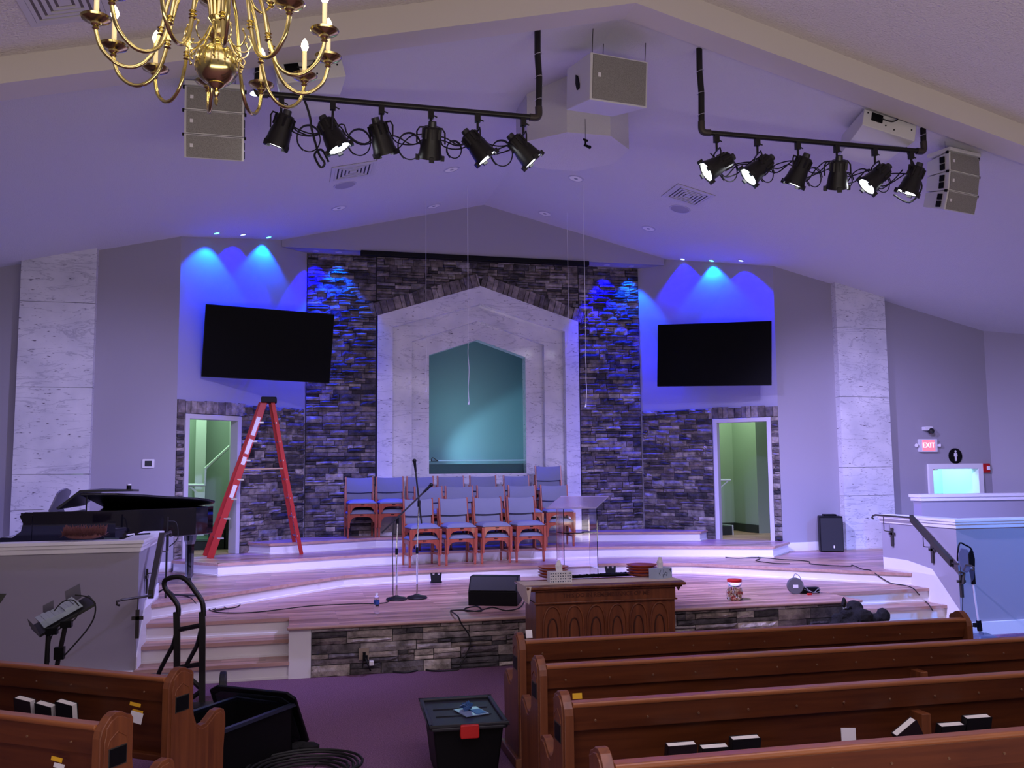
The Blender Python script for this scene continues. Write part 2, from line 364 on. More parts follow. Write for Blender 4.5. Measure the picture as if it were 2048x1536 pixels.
# ---------------- stone veneer (each veneer is one surface)
def stones(m, u0, u1, z0, z1, T, hole=None, hmin=.05, hmax=.115, wmin=.12, wmax=.44, dep=(.015, .055), seed=1, bright=1.0, rows=(.075, .125)):
    rnd = random.Random(seed); z = z0
    m.T = T
    while z < z1-.01:
        H = rnd.uniform(*rows)
        H = min(H, z1-z)
        if z1-z-H < .04: H = z1-z
        u = u0
        while u < u1-.01:
            W = rnd.uniform(wmin, wmax)
            if u1-u-W < .1: W = u1-u
            k = rnd.random()
            cells = []
            if k < .62 and H > hmin*1.7:
                t = rnd.uniform(.38, .62); 
                if rnd.random() < .6: cells = [(u, z, u+W, z+H*t), (u, z+H*t, u+W, z+H)]
                else:
                    q = rnd.uniform(.3, .7); cells = [(u, z, u+W, z+H*t), (u, z+H*t, u+W*q, z+H), (u+W*q, z+H*t, u+W, z+H)]
            else: cells = [(u, z, u+W, z+H)]
            for (a, b, c, d) in cells:
                if hole and hole((a+c)/2, (b+d)/2, a, b, c, d): continue
                if c-a < .02 or d-b < .012: continue
                e = rnd.uniform(*dep); g = .004
                base = rnd.choice([(.15, .125, .12), (.22, .19, .175), (.09, .08, .085), (.33, .29, .265), (.18, .15, .13), (.12, .10, .11), (.26, .235, .235), (.06, .055, .06)])
                f_ = rnd.uniform(.65, 1.05)*bright
                m.col = tuple(x*f_ for x in base)
                nu = max(2, int((c-a)/.07)); nv = 2
                A, B, C_, D = a+g, b+g, c-g, d-g
                vs = []; idx = {}
                for j in range(nv+1):
                    for i in range(nu+1):
                        edge = i in (0, nu) or j in (0, nv)
                        y = -(e*(rnd.uniform(.55, .8) if edge else rnd.uniform(.85, 1.25)))
                        vs.append((A+(C_-A)*i/nu + (0 if i in (0, nu) else rnd.uniform(-.008, .008)), y, B+(D-B)*j/nv+(rnd.uniform(-.004, .004))))
                n0 = len(vs)
                for j in range(nv+1):
                    for i in range(nu+1):
                        if i in (0, nu) or j in (0, nv): idx[(i, j)] = len(vs); vs.append((A+(C_-A)*i/nu, 0, B+(D-B)*j/nv))
                P = lambda i, j: j*(nu+1)+i
                fs = [(P(i, j), P(i+1, j), P(i+1, j+1), P(i, j+1)) for j in range(nv) for i in range(nu)]
                for i in range(nu):
                    fs += [(P(i, 0), idx[(i, 0)], idx[(i+1, 0)], P(i+1, 0)), (P(i, nv), P(i+1, nv), idx[(i+1, nv)], idx[(i, nv)])]
                for j in range(nv):
                    fs += [(P(0, j), P(0, j+1), idx[(0, j+1)], idx[(0, j)]), (P(nu, j), idx[(nu, j)], idx[(nu, j+1)], P(nu, j+1))]
                m.add(vs, fs)
            u += W
        z += H
def soldier(m, p0, p1, up, T, w_=.085, seed=5):
    """course of stones standing on end along p0->p1 (u,z), height vector up"""
    rnd = random.Random(seed); m.T = T; p0 = Vector(p0); p1 = Vector(p1); L = (p1-p0).length; d = (p1-p0)/L; t = 0; up = Vector(up)
    while t < L-.01:
        W = rnd.uniform(w_*.7, w_*1.35)
        if L-t-W < .03: W = L-t
        a = p0+d*(t+.004); b = p0+d*(t+W-.004); k = rnd.uniform(.92, 1.06); e = rnd.uniform(.035, .07)
        base = rnd.choice([(.17, .145, .135), (.22, .19, .175), (.11, .095, .095), (.14, .12, .125), (.27, .235, .215)])
        m.col = base
        q = [a, b, b+up*k, a+up*k]
        vs = [(p.x, 0, p.y) for p in q]+[(p.x, -e*rnd.uniform(.8, 1.1), p.y) for p in q]
        m.add(vs, [(4, 5, 6, 7), (0, 1, 5, 4), (1, 2, 6, 5), (2, 3, 7, 6), (3, 0, 4, 7)])
        t += W

# stage front: stone between white end panels
struct('stage_front_backing', M().box((-3.19, -.02, 0), (3.19, 0, .50)), STONEB)
m = M(); stones(m, -3.19, 3.19, 0.0, .505, LOC(0, -.02, 0), rows=(.09, .155), wmin=.14, wmax=.62, seed=11, bright=1.7); struct('stage_front_stone', m, STONE, merge=False)
struct('stage_front_panel_left', M().box((-3.42, -.035, 0), (-3.19, 0, .50)), WHITE)
struct('stage_front_panel_right', M().box((3.19, -.035, 0), (3.42, 0, .50)), WHITE)
struct('stage_front_nosing', M().box((-3.44, -.085, .504), (3.44, .02, .538)), NOSE, bevel=.012)
# nosings on tiers
def nosing(name, pts, z, depth=.045):
    m = M()
    for a, b in zip(pts[:-1], pts[1:]):
        a, b = Vector((*a, 0)), Vector((*b, 0)); d = (b-a).normalized(); n = Vector((d.y, -d.x, 0))*.028
        A0, B0 = a - n*2 , b - n*2
        A1, B1 = a + n - d*.008, b + n + d*.008
        m.add([Vector((p.x, p.y, zz)) for zz in (z-.034, z+.004) for p in (A0, B0, B1, A1)],
              [(0, 1, 2, 3), (4, 5, 6, 7), (0, 1, 5, 4), (1, 2, 6, 5), (2, 3, 7, 6), (3, 0, 4, 7)])
    struct(name, m, NOSE)
nosing('choir_nosing_low', T2[:7], ZT2); nosing('choir_nosing_middle', T3[:11], ZT3); nosing('choir_nosing_top', T4[:8], ZT4)
for s in (-1, 1):
    a, b = sorted((s*W1, s*W2))
    for y, z in ((-.02, Z1), (.29, Z2), (.62, Z3)): nosing('step_nosing', [(a, y), (b, y)], z)

# ---------------- back walls
L_TV = math.hypot(5.11-3.16, 6.30-4.60); ANG = math.atan2(6.30-4.60, 5.11-3.16)
def tvT(s):   # local u: outer corner -> inner corner, -y faces the room
    if s < 0: return Matrix(((cos(ANG), -sin(ANG), 0, -5.11), (sin(ANG), cos(ANG), 0, 4.60), (0, 0, 1, 0), (0, 0, 0, 1)))
    return Matrix(((-cos(ANG), sin(ANG), 0, 5.11), (sin(ANG), cos(ANG), 0, 4.60), (0, 0, 1, 0), (0, 0, 0, 1)))
ZB = 3.28; D0, D1, DT = .13, 1.185, 3.085
for s, nm in ((-1, 'left'), (1, 'right')):
    T = tvT(s)
    m = M(T).box((0, 0, ZB), (L_TV+.1, .12, 6.45)).box((0, .0, 0), (D0+.05, .12, ZB)).box((D1-.05, 0, 0), (L_TV+.1, .12, ZB)).box((D0+.05, 0, DT-.05), (D1-.05, .12, ZB))
    struct('wall_tv_'+nm, m, PAINT_TV)
    m = M()
    stones(m, D1+.02, L_TV-.03, ZT3, ZB-.0, T, seed=21+s, dep=(.02, .06), wmin=.12, wmax=.42)
    stones(m, .0, D0, ZT3, DT, T, seed=31+s, dep=(.02, .06), wmin=.12, wmax=.13)
    soldier(m, (0.0, DT+.01), (D1+.08, DT+.01), (0, ZB-DT), T, .1, seed=3+s)
    struct('stone_veneer_'+nm, m, STONE, merge=False)
    fr = M(T).prism([(D0, ZT3), (D0+.075, ZT3), (D0+.075, DT-.075), (D1-.075, DT-.075), (D1-.075, ZT3), (D1, ZT3), (D1, DT), (D0, DT)], -.05, .14, 1)
    struct('door_%d' % (1 if s < 0 else 2), fr, TRIMG, bevel=.006)
# central wall behind the stone and marble niche
A0, AZ, AA = 1.90, 4.985, 5.60
m = M().box((-3.2, 6.30, .8), (-1.7, 6.42, 6.3)).box((1.7, 6.30, .8), (3.2, 6.42, 6.3))
for s in (-1, 1): m.add([(s*1.7, y, z) for y in (6.30, 6.42) for z in (4.85, 6.3)]+[(0, y, z) for y in (6.30, 6.42) for z in (5.4, 6.3)], [(0, 1, 5, 4), (2, 3, 7, 6), (0, 4, 6, 2), (1, 3, 7, 5), (4, 5, 7, 6)])
struct('wall_back', m, STONEB)
def in_niche(x, z, a, b, c, d):
    lim = AZ + (AA-AZ)*(1-abs(x)/A0)
    return abs(x) < A0+.02 and (z < lim+.23)
m = M(); kw = dict(dep=(.015, .055))
stones(m, -3.15, -1.93, ZT4, 6.13, LOC(0, 6.30, 0), seed=41, **kw); stones(m, 1.93, 3.15, ZT4, 6.13, LOC(0, 6.30, 0), seed=43, **kw)
stones(m, -1.92, 1.92, 4.96, 6.13, LOC(0, 6.30, 0), hole=lambda x, z, a, b, c, d: b < AZ + (AA-AZ)*(1-min(abs(a), abs(c), abs(x))/A0)+.12, seed=42, wmin=.12, wmax=.34, **kw)
g = math.atan2(AA-AZ, A0); up = (0, 1)
soldier(m, (-A0-.1, AZ-.03), (0, AA), (-.06, .23), LOC(0, 6.295, 0), .10, seed=8); soldier(m, (0, AA), (A0+.1, AZ-.03), (.06, .23), LOC(0, 6.295, 0), .10, seed=9)
struct('stone_veneer_back', m, STONE, merge=False)
# marble surround stepping back in three frames
def gable(x, z, a): return [(-x, 1.9), (-x, z), (0, a), (x, z), (x, 1.9)]
frames = [(A0, AZ, AA, 1.63, 4.79, 5.26, 6.24, 6.42), (1.63, 4.79, 5.26, 1.26, 4.55, 4.98, 6.40, 6.56), (1.26, 4.55, 4.98, .925, 4.32, 4.63, 6.53, 6.75)]
mm = M()
for (xo, zo, ao, xi, zi, ai, y0, y1) in frames:
    O = [(-xo, ZT4), (-xo, zo), (0, ao), (xo, zo), (xo, ZT4)]; I = [(-xi, ZT4), (-xi, zi), (0, ai), (xi, zi), (xi, ZT4)]
    for k in range(4):
        q = [O[k], O[k+1], I[k+1], I[k]]
        vs = [(p[0], y, p[1]) for y in (y0, y1) for p in q]
        mm.add(vs, [(0, 1, 2, 3), (4, 5, 6, 7), (0, 1, 5, 4), (1, 2, 6, 5), (2, 3, 7, 6), (3, 0, 4, 7)])
mm.box((-.925, 6.53, ZT4), (.925, 6.75, 2.12))
struct('marble_niche_surround', mm, MARB)
# baptistry tank room
m = M().box((-1.6, 8.5, 1.0), (1.6, 8.6, 5.6)).box((-1.7, 6.76, 1.0), (-1.6, 8.6, 5.6)).box((1.6, 6.76, 1.0), (1.7, 8.6, 5.6)).box((-1.7, 6.76, 5.5), (1.7, 8.6, 5.6)).box((-1.7, 6.76, 1.0), (1.7, 8.6, 1.2))
m.box((-1.7, 6.755, 4.65), (1.7, 6.78, 5.6)).box((-1.7, 6.755, 1.0), (-.95, 6.78, 5.6)).box((.95, 6.755, 1.0), (1.7, 6.78, 5.6))
struct('wall_baptistry', m, TEAL)
struct('baptistry_glass', M().box((-.93, 6.62, 2.12), (.93, 6.635, 2.36)), GLASS)
struct('baptistry_glass_rim', M().box((-.93, 6.615, 2.355), (.93, 6.64, 2.372)), mat('glass_edge', (.5, .9, .85), .2))
struct('baptistry_water', M().box((-1.6, 6.79, 1.2), (1.6, 8.5, 2.30)), WATER)
struct('baptistry_ledge', M().box((-1.6, 8.2, 1.2), (1.6, 8.5, 2.05)), TEAL)
# header: triangular face in front of the stone, closed soffit, dark screen housing
struct('wall_header', M().add([(-3.6, 5.90, SOFFIT_Z), (3.55, 5.90, SOFFIT_Z), (3.55, 5.90, ceil(3.55)+.05), (0, 5.90, ZR+.05), (-3.6, 5.90, ceil(3.6)+.05),
     (-3.6, 5.97, SOFFIT_Z), (3.55, 5.97, SOFFIT_Z), (3.55, 5.97, ceil(3.55)+.05), (0, 5.97, ZR+.05), (-3.6, 5.97, ceil(3.6)+.05)],
    [(0, 1, 2, 3, 4), (5, 6, 7, 8, 9), (0, 1, 6, 5), (1, 2, 7, 6), (2, 3, 8, 7), (3, 4, 9, 8), (4, 0, 5, 9)]).box((-3.6, 5.95, SOFFIT_Z), (3.6, 6.40, SOFFIT_Z+.02)), PAINT)
sc = M().box((-2.24, 5.87, 6.0), (2.02, 6.0, 6.085)); tag(sc.build('screen_housing', BLACK, bevel=.01), 'long thin black roll-up screen housing under the grey gable header', 'screen case')
# flanking walls and marble pilasters
for s, nm in ((-1, 'left'), (1, 'right')):
    m = M().box((min(s*5.11, s*6.4), 4.60, 0), (max(s*5.11, s*6.4), 4.72, 6.3)); struct('wall_flank_'+nm, m, PAINT)
    x0, x1 = sorted((s*6.29, s*7.32))
    pm = M()
    zs = [0.6, 1.66, 2.17, 3.45, 4.72, 5.75]
    for za, zb_ in zip(zs[:-1], zs[1:]): pm.box((x0, 4.46, za+.003), (x1, 4.72, zb_-.003))
    struct('marble_pilaster_'+nm, pm, MARB if s < 0 else MARB2)
    if s > 0:
        m = M().box((7.3, 4.64, 0), (8.24, 4.76, 5.6)).box((9.34, 4.64, 0), (9.66, 4.76, 5.6)).box((8.24, 4.64, 2.20), (9.34, 4.76, 5.6))
        m.add([(9.62, 4.64, 0), (11.9, 2.55, 0), (11.98, 2.63, 0), (9.70, 4.76, 0), (9.62, 4.64, 5.6), (11.9, 2.55, 5.6), (11.98, 2.63, 5.6), (9.70, 4.76, 5.6)], [(0, 1, 5, 4), (1, 2, 6, 5), (2, 3, 7, 6), (3, 0, 4, 7), (4, 5, 6, 7), (0, 1, 2, 3)])
        struct('wall_right', m, PAINT)
    else: struct('wall_left', M().box((-12, 4.64, 0), (-7.3, 4.76, 5.6)), PAINT)
    bb = M().box((min(s*5.13, s*6.29), 4.575, ZT2), (max(s*5.13, s*6.29), 4.60, ZT2+.15)); struct('baseboard_'+nm, bb, WHITE, bevel=.005)
# restroom door frame and lit room
struct('door_3', M().prism([(8.19, 0), (8.29, 0), (8.29, 2.12), (9.29, 2.12), (9.29, 0), (9.40, 0), (9.40, 2.22), (8.19, 2.22)], 4.60, 4.78, 1), WHITE, bevel=.006)
m = M().box((8.0, 6.6, 0), (9.8, 6.7, 2.9)).box((7.9, 4.76, 0), (8.0, 6.7, 2.9)).box((9.7, 4.76, 0), (9.8, 6.7, 2.9)).box((7.9, 4.76, 2.85), (9.8, 6.7, 2.95)).box((9.25, 6.1, 0), (9.75, 6.65, 2.9))
struct('wall_restroom', m, CYANW)
# stair room behind the left door, passage behind the right door
m = M().box((-6.6, 7.6, .4), (-2.2, 7.7, 4.5)).box((-6.7, 4.8, .4), (-6.6, 7.7, 4.5)).box((-2.3, 6.5, .4), (-2.2, 7.7, 4.5)).prism([(-6.7, 4.8), (-5.1, 4.8), (-3.4, 6.32), (-2.2, 6.5), (-2.2, 7.7), (-6.7, 7.7)], 4.4, 4.5)
struct('wall_stairwell', m, GREENW)
m = M().box((2.2, 7.6, .4), (6.6, 7.7, 4.5)).box((6.5, 4.8, .4), (6.6, 7.7, 4.5)).box((2.2, 6.5, .4), (2.3, 7.7, 4.5)).prism([(6.7, 4.8), (5.1, 4.8), (3.4, 6.32), (2.2, 6.5), (2.2, 7.7), (6.7, 7.7)], 4.4, 4.5).box((5.75, 6.6, .4), (6.5, 7.6, 4.4))
struct('wall_passage', m, GREENW)
struct('baseboard_passage', M().box((2.3, 7.57, ZT3), (5.75, 7.6, ZT3+.16)).box((5.72, 6.6, ZT3), (5.75, 7.6, ZT3+.16)), DKSTEP)
struct('floor_passages', M().box((-6.6, 4.75, .6), (-5.0, 7.6, ZT3-.002)).box((5.0, 4.75, .6), (6.5, 7.6, ZT3-.002)), PLANK)
# ---------------- ceilings
m = M()
for s in (-1, 1):
    m.add([(0, -1.30, ZR), (s*12, -1.30, ceil(12)), (s*12, 7.0, ceil(12)), (0, 7.0, ZR), (0, -1.30, ZR+.08), (s*12, -1.30, ceil(12)+.08), (s*12, 7.0, ceil(12)+.08), (0, 7.0, ZR+.08)],
          [(0, 1, 2, 3), (4, 5, 6, 7), (0, 1, 5, 4), (1, 2, 6, 5), (2, 3, 7, 6), (3, 0, 4, 7)])
struct('ceiling', m, CEILM, merge=False)
NZ, NM = 7.31, .255
m = M()
for s in (-1, 1):
    m.add([(0, -16, NZ), (s*12, -16, NZ-NM*12), (s*12, -1.64, NZ-NM*12), (0, -1.64, NZ), (0, -16, NZ+.08), (s*12, -16, NZ-NM*12+.08), (s*12, -1.64, NZ-NM*12+.08), (0, -1.64, NZ+.08)],
          [(0, 1, 2, 3), (4, 5, 6, 7), (0, 1, 5, 4), (1, 2, 6, 5), (2, 3, 7, 6), (3, 0, 4, 7)])
struct('ceiling_nave', m, CEILN, merge=False)
m = M()
for s in (-1, 1):
    b0, bm_ = 7.0, .244
    vs = []
    for y in (-1.64, -1.29):
        vs += [(0, y, b0), (s*12, y, b0-bm_*12), (s*12, y, NZ-NM*12+.2), (0, y, NZ+.2)]
    m.add(vs, [(0, 1, 2, 3), (4, 5, 6, 7), (0, 1, 5, 4), (1, 2, 6, 5), (2, 3, 7, 6), (3, 0, 4, 7)])
struct('header_beam', m, BEAM, merge=False)
struct('wall_nave_left', M().box((-12.1, -16, 0), (-12, 4.7, 6)), PAINT)
struct('wall_nave_right', M().box((12, -16, 0), (12.1, 4.7, 6)), PAINT)
struct('wall_nave_rear', M().box((-12.1, -16.1, 0), (12.1, -16, 7.5)), PAINT)
# eight-sided box hanging from the ridge
oc = [(-.66, .60), (-.66, 1.35), (-.18, 1.72), (.42, 1.72), (.86, 1.30), (.86, .66), (.40, .24), (-.20, .24)]
oc = [(-.60, .86), (-.10, .42), (.40, .38), (.86, .80), (.90, 1.22), (.56, 1.60), (.18, 1.52), (-.25, 1.30)]
oc = [(-.63, .78), (-.36, .42), (.36, .42), (.63, .78)]
cx0, cy0, ro = .11, .93, .74
oc = [(cx0+ro*cos(R(22.5+45*k)), cy0+ro*sin(R(22.5+45*k))) for k in range(8)]
struct('ceiling_box', M().prism(oc, 6.30, 7.1), CEILM)

# ---------------- half walls
def cap(m, x0, x1, y0, y1, z, o=.05):
    m.box((x0-o, y0-o, z-.035), (x1+o, y1+o, z)).box((x0-o*.7, y0-o*.7, z-.07), (x1+o*.7, y1+o*.7, z-.035)).box((x0-o*.35, y0-o*.35, z-.12), (x1+o*.35, y1+o*.35, z-.07))
HZ = 1.48
for s, nm in ((-1, 'left'), (1, 'right')):
    a, b = sorted((s*W2, s*5.07)); c, d = sorted((s*5.07, s*12))
    hw = struct('half_wall_'+nm, M().prism([(s*W2, .03), (s*12, .03), (s*12, .17), (s*5.07, .17), (s*5.07, 1.55), (s*W2, 1.55)], 0, HZ-.1), PAINT)
    for o_, z0, z1 in ((.05, HZ-.035, HZ), (.035, HZ-.07, HZ-.035), (.018, HZ-.12, HZ-.07)):
        M().prism([(s*(W2-o_), .03-o_), (s*12, .03-o_), (s*12, .17+o_), (s*(5.07+o_), .17+o_), (s*(5.07+o_), 1.55+o_), (s*(W2-o_), 1.55+o_)], z0, z1).build('cap', WHITE, hw, bevel=.004)
    bb = M().box((c-.12 if s > 0 else c, 0.0, 0), (d if s > 0 else d+.12, .03, .17)); struct('baseboard_half_wall_'+nm, bb, WHITE, bevel=.005)
    # white skirt climbing beside the steps
    x = s*(W2-.006)
    pr = [(.02, 0), (.03, .36), (.60, .98-.12), (.98, .93), (.98, ZT2), (1.55, ZT2), (1.55, ZT2+.16), (1.0, ZT2+.16), (.62, ZT2+.12)]
    pr = [(.02, .0), (.02, .30), (.52, .80), (1.02, .87), (1.54, .87), (1.54, .5), (.6, 0)]
    struct('trim_%d' % (12 if s < 0 else 13), M().prism(pr, min(x, s*W2), max(x+0, s*W2)+.0, 0) if s > 0 else M().prism(pr, -W2, -W2+.012, 0), WHITE)
struct('half_wall_ramp', M().add([(6.75, 3.0, 0), (11.5, 2.4, 0), (11.5, 2.6, 0), (6.75, 3.2, 0), (6.75, 3.0, 1.60), (11.5, 2.4, 1.60), (11.5, 2.6, 1.60), (6.75, 3.2, 1.60)], [(0, 1, 5, 4), (1, 2, 6, 5), (2, 3, 7, 6), (3, 0, 4, 7), (4, 5, 6, 7), (0, 1, 2, 3)]), PAINT)
for k, (o, z0, z1) in enumerate(((.05, 1.66, 1.71), (.03, 1.60, 1.66))):
    struct('trim_%d' % (14+k), M().add([(6.75-o, 3.0-o, z0), (11.5, 2.4-o, z0), (11.5, 2.6+o, z0), (6.75-o, 3.2+o, z0), (6.75-o, 3.0-o, z1), (11.5, 2.4-o, z1), (11.5, 2.6+o, z1), (6.75-o, 3.2+o, z1)], [(0, 1, 5, 4), (1, 2, 6, 5), (2, 3, 7, 6), (3, 0, 4, 7), (4, 5, 6, 7), (0, 1, 2, 3)]), WHITE, bevel=.004)
# ================================================================ things on and under the ceiling
def rotm(rx=0, ry=0, rz=0): return Matrix.Rotation(rz, 4, 'Z') @ Matrix.Rotation(ry, 4, 'Y') @ Matrix.Rotation(rx, 4, 'X')
def slopeT(p, s=None):
    """frame lying on the sloped ceiling at p: z axis = downwards normal"""
    s = s or (1 if p.x > 0 else -1)
    ex = Vector((1, 0, -s*MR)).normalized(); ey = Vector((0, 1, 0)); ez = ex.cross(ey)
    return Matrix(((ex.x, ey.x, -ez.x, 0), (ex.y, ey.y, -ez.y, 0), (ex.z, ey.z, -ez.z, 0), (0, 0, 0, 1)))
# ---- recessed downlights (reflector seen white, unlit) and blue LED downlights
CANR = mat('downlight_reflector', (.9, .88, .82), .4)
CANT = mat('downlight_trim', (.5, .48, .55), .4)
def downlight(px, py, label, glow=None, r=.105, group='recessed downlights'):
    p = at_ceil(px, py); T = slopeT(p)
    t = thing('recessed_downlight', label, 'downlight', p, group=group)
    m = M(T).lathe([(r*1.22, -.002), (r*1.22, .008), (r, .010), (r, .002)], n=24); m.build('trim_ring', CANT, t, smooth=True)
    m = M(T).lathe([(r, .004), (r*.75, .0035), (r*.45, .0045), (0, .005)], n=24); m.build('reflector', glow or CANR, t, smooth=True)
    m = M(T).lathe([(0, .012), (r*.26, .010), (r*.34, .002)], n=12); m.build('bulb', glow or mat('dull_bulb', (.3, .3, .32), .3), t, smooth=True)
    return t
GA = mat('azure_led', (.2, .8, 1), .3, emit=(.08, .75, 1), es=7); GD = mat('deep_blue_led', (.3, .3, 1), .3, emit=(.16, .22, 1), es=7)
GW = mat('white_flood', (1, 1, 1), .3, emit=(.85, .95, 1), es=7)
for (px, py), l in (((903, 339), 'unlit recessed downlight left of the ridge, nearest of the left slope'), ((868, 412), 'unlit recessed downlight on the left slope close to the gable tip'),
                    ((678, 416), 'unlit recessed downlight on the left slope below the round ceiling speaker'), ((1152, 357), 'unlit recessed downlight right of the ridge under the eight-sided box'),
                    ((1090, 427), 'unlit recessed downlight on the right slope close to the gable tip'), ((1297, 457), 'unlit recessed downlight on the right slope farthest down near the blue wash')):
    downlight(px, py, l)
downlight(516, 184, 'lit white recessed flood on left slope beside the lighting bar', GW, .085, 'lit floods'); downlight(1756, 298, 'lit white recessed flood on right slope behind the lighting bar', GW, .085, 'lit floods')
names = ['azure blue LED downlight above the left television, outermost', 'deep blue LED downlight above the left television, middle one', 'azure blue LED downlight above the left television, innermost',
         'deep blue LED downlight above the right television, innermost', 'azure blue LED downlight above the right television, middle one', 'deep blue LED downlight above the right television, outermost']
for ((px, py), c), l in zip(LEDS, names): downlight(px, py, l, GA if c is AZUR else GD, .045, 'blue LED downlights')
for (p, c), l in zip(LED_POS[6:], ['deep blue LED under the gable soffit at its left end', 'azure LED under the gable soffit above the left stone', 'deep blue LED under the gable soffit above the right stone', 'azure LED under the gable soffit at its right end']):
    t = thing('soffit_downlight', l, 'downlight', p, group='soffit LED downlights')
    M().lathe([(.055, 0), (.055, -.008), (.04, -.012)], n=20).build('trim_ring', CANT, t, smooth=True); M().lathe([(0, -.011), (.04, -.011)], n=20).build('reflector', GA if c is AZUR else GD, t)
# ---- vents and round speakers
VM = mat('vent_louvre', (.55, .53, .56), .5); VDN = mat('vent_shadow', (.16, .14, .14), .8); VD = mat('vent_dark', (.035, .035, .05), .8)
def vent(p, label, sz=.32, T=None, wm=None):
    T = T or slopeT(p); t = thing('ceiling_vent', label, 'vent', p, group='ceiling vents')
    M(T).box((-sz, -sz, -.002), (sz, sz, .003)).build('backing', VDN if wm else VD, t)
    m = M(T)
    for k in range(6):
        a = sz*(1-.17*k); b = a-.17*sz*(.95 if k == 0 else .58)
        if k == 5: m.box((-a, -a, .006), (a, a, .014)); break
        for q in (((-a, -a), (a, -b)), ((-a, b), (a, a)), ((-a, -b), (-b, b)), ((b, -b), (a, b))):
            m.box((q[0][0], q[0][1], .004), (q[1][0], q[1][1], .015-.0*k))
    m.build('louvre', wm or VM, t)
vent(at_ceil(706, 342), 'square louvred ceiling vent on the left slope of the chancel')
vent(at_ceil(1376, 391), 'square louvred ceiling vent on the right slope of the chancel')
pn = at_ceil(128, 2, NZ, NM); T = Matrix.Identity(4)
ex = Vector((1, 0, NM)).normalized(); ez = ex.cross(Vector((0, 1, 0)))
vent(pn, 'square louvred vent in the nave ceiling beside the chandelier', .33, Matrix(((ex.x, 0, -ez.x, 0), (ex.y, 1, -ez.y, 0), (ex.z, 0, -ez.z, 0), (0, 0, 0, 1))), VM)
for (px, py), l in (((690, 370), 'flat round ceiling speaker below the vent on the left slope'), ((1360, 418), 'flat round ceiling speaker below the vent on the right slope')):
    p = at_ceil(px, py); t = thing('ceiling_speaker', l, 'speaker', p, group='round ceiling speakers'); T = slopeT(p)
    M(T).lathe([(.16, -.002), (.16, .006), (.145, .01), (0, .012)], n=28).build('grille', mat('round_grille', (.34, .32, .38), .7), t, smooth=True)
    M(T).lathe([(.175, -.002), (.172, .008), (.16, .008)], n=28).build('rim', CANT, t, smooth=True)

# ---- lighting bars
def lighting_bar(xa, xb, label):
    t = thing('lighting_bar', label, 'lighting bar', ((xa+xb)/2, BAR_Y, 5.87), group='black pipe lighting bars')
    O = off(t.location); z = 5.87; r = .030
    M(O).tube([(xa, BAR_Y, z), (xb, BAR_Y, z)], r, 12).build('pipe', BLACKM, t, smooth=True)
    for x in (xa, xb):
        i = -1 if x == xa else 1
        M(O).tube(smoothpts([(x-i*.10, BAR_Y, z), (x-i*.03, BAR_Y, z), (x, BAR_Y, z+.035), (x, BAR_Y, z+.12)], 4), r*1.3, 12).build('elbow', mat('iron_elbow', (.06, .05, .045), .5, metal=.5), t, smooth=True)
        m = M(O).tube([(x, BAR_Y, z+.08), (x+.01, BAR_Y, z+.45), (x-.004, BAR_Y, z+.7), (x, BAR_Y, ceil(x)+.02)], r*1.15, 12)
        m.build('hanger_pipe', BLACKM, t, smooth=True)
        m = M(O)
        for q in (.2, .45, .7):
            if z+q < ceil(x): m.tube([(x+.042*cos(a*pi/5), BAR_Y+.042*sin(a*pi/5), z+q+.012*cos(a*pi/5)) for a in range(10)], .004, 5, closed=True)
        m.build('cable_tie', ALU, t)
    return t
lighting_bar(-3.80, -.93, 'black pipe lighting bar hanging over the left half of the stage')
lighting_bar(.945, 3.80, 'black pipe lighting bar hanging over the right half of the stage')
# ---- stage lights: yoke lamp, local origin at the clamp under the pipe
def par_parts(t, az, tilt, prong=True):
    """az: heading of the beam (0 = +Y), tilt: down angle"""
    B = LOC(0, 0, -.30) @ rotm(0, 0, -az)
    D = B @ Matrix.Rotation(-tilt, 4, 'X')         # beam axis = +Y of D
    m = M().cbox((0, 0, .01), (.055, .05, .09)).cyl((0, 0, -.03), (0, 0, -.13), .013).cyl((.02, 0, .0), (.065, 0, -.02), .007)
    m.build('clamp', BLACKM, t)
    w_ = .145; y = M(B)
    pts = [(-w_, 0, 0), (-w_, 0, .12), (-w_*.8, 0, .165), (0, 0, .175), (w_*.8, 0, .165), (w_, 0, .12), (w_, 0, 0)]
    y.tube(pts, .009, 6); y.build('yoke', BLACKM, t, smooth=True)
    prof = [(.0, -.17), (.075, -.17), (.085, -.155), (.088, -.15), (.092, -.04), (.104, 0), (.115, .09), (.128, .13), (.128, .15), (.110, .15), (.106, .138), (0, .138)]
    Tl = D @ Matrix.Rotation(-pi/2, 4, 'X')        # lathe z -> +Y
    b = M(Tl).lathe(prof, n=22)
    for a in range(8):
        q = a*pi/4; b.cbox((.092*cos(q), .092*sin(q), -.10), (.018, .018, .10))
    body = b.build('lamp_body', BLACKM, t, smooth=35)
    M(Tl).lathe([(0, .142), (.105, .142)], n=22).build('lens', LENS, t)
    M(Tl).lathe([(0, -.225), (.04, -.22), (.045, -.165)], n=12).build('end_cap', mat('lamp_cap', (.05, .05, .055), .35, metal=.5), t, smooth=35)
    for q in (0, pi/2, pi, 3*pi/2):
        M(Tl @ Matrix.Rotation(q, 4, 'Z')).box((.110, -.025, .12), (.148, .025, .172)).build('gel_clip', BLACKM, t)
XS_L = [-3.57, -3.07, -2.585, -2.08, -1.59, -1.10]; XS_R = [1.12, 1.62, 2.13, 2.63, 3.13, 3.62]
AZ_L = [-48, 95, 45, 0, 92, 92]; TI_L = [66, 62, 62, 60, 50, 46]
AZ_R = [-80, -78, -35, 20, -74, -40]; TI_R = [30, 40, 60, 62, 42, 64]
ORD = ['first', 'second', 'third', 'fourth', 'fifth', 'sixth']
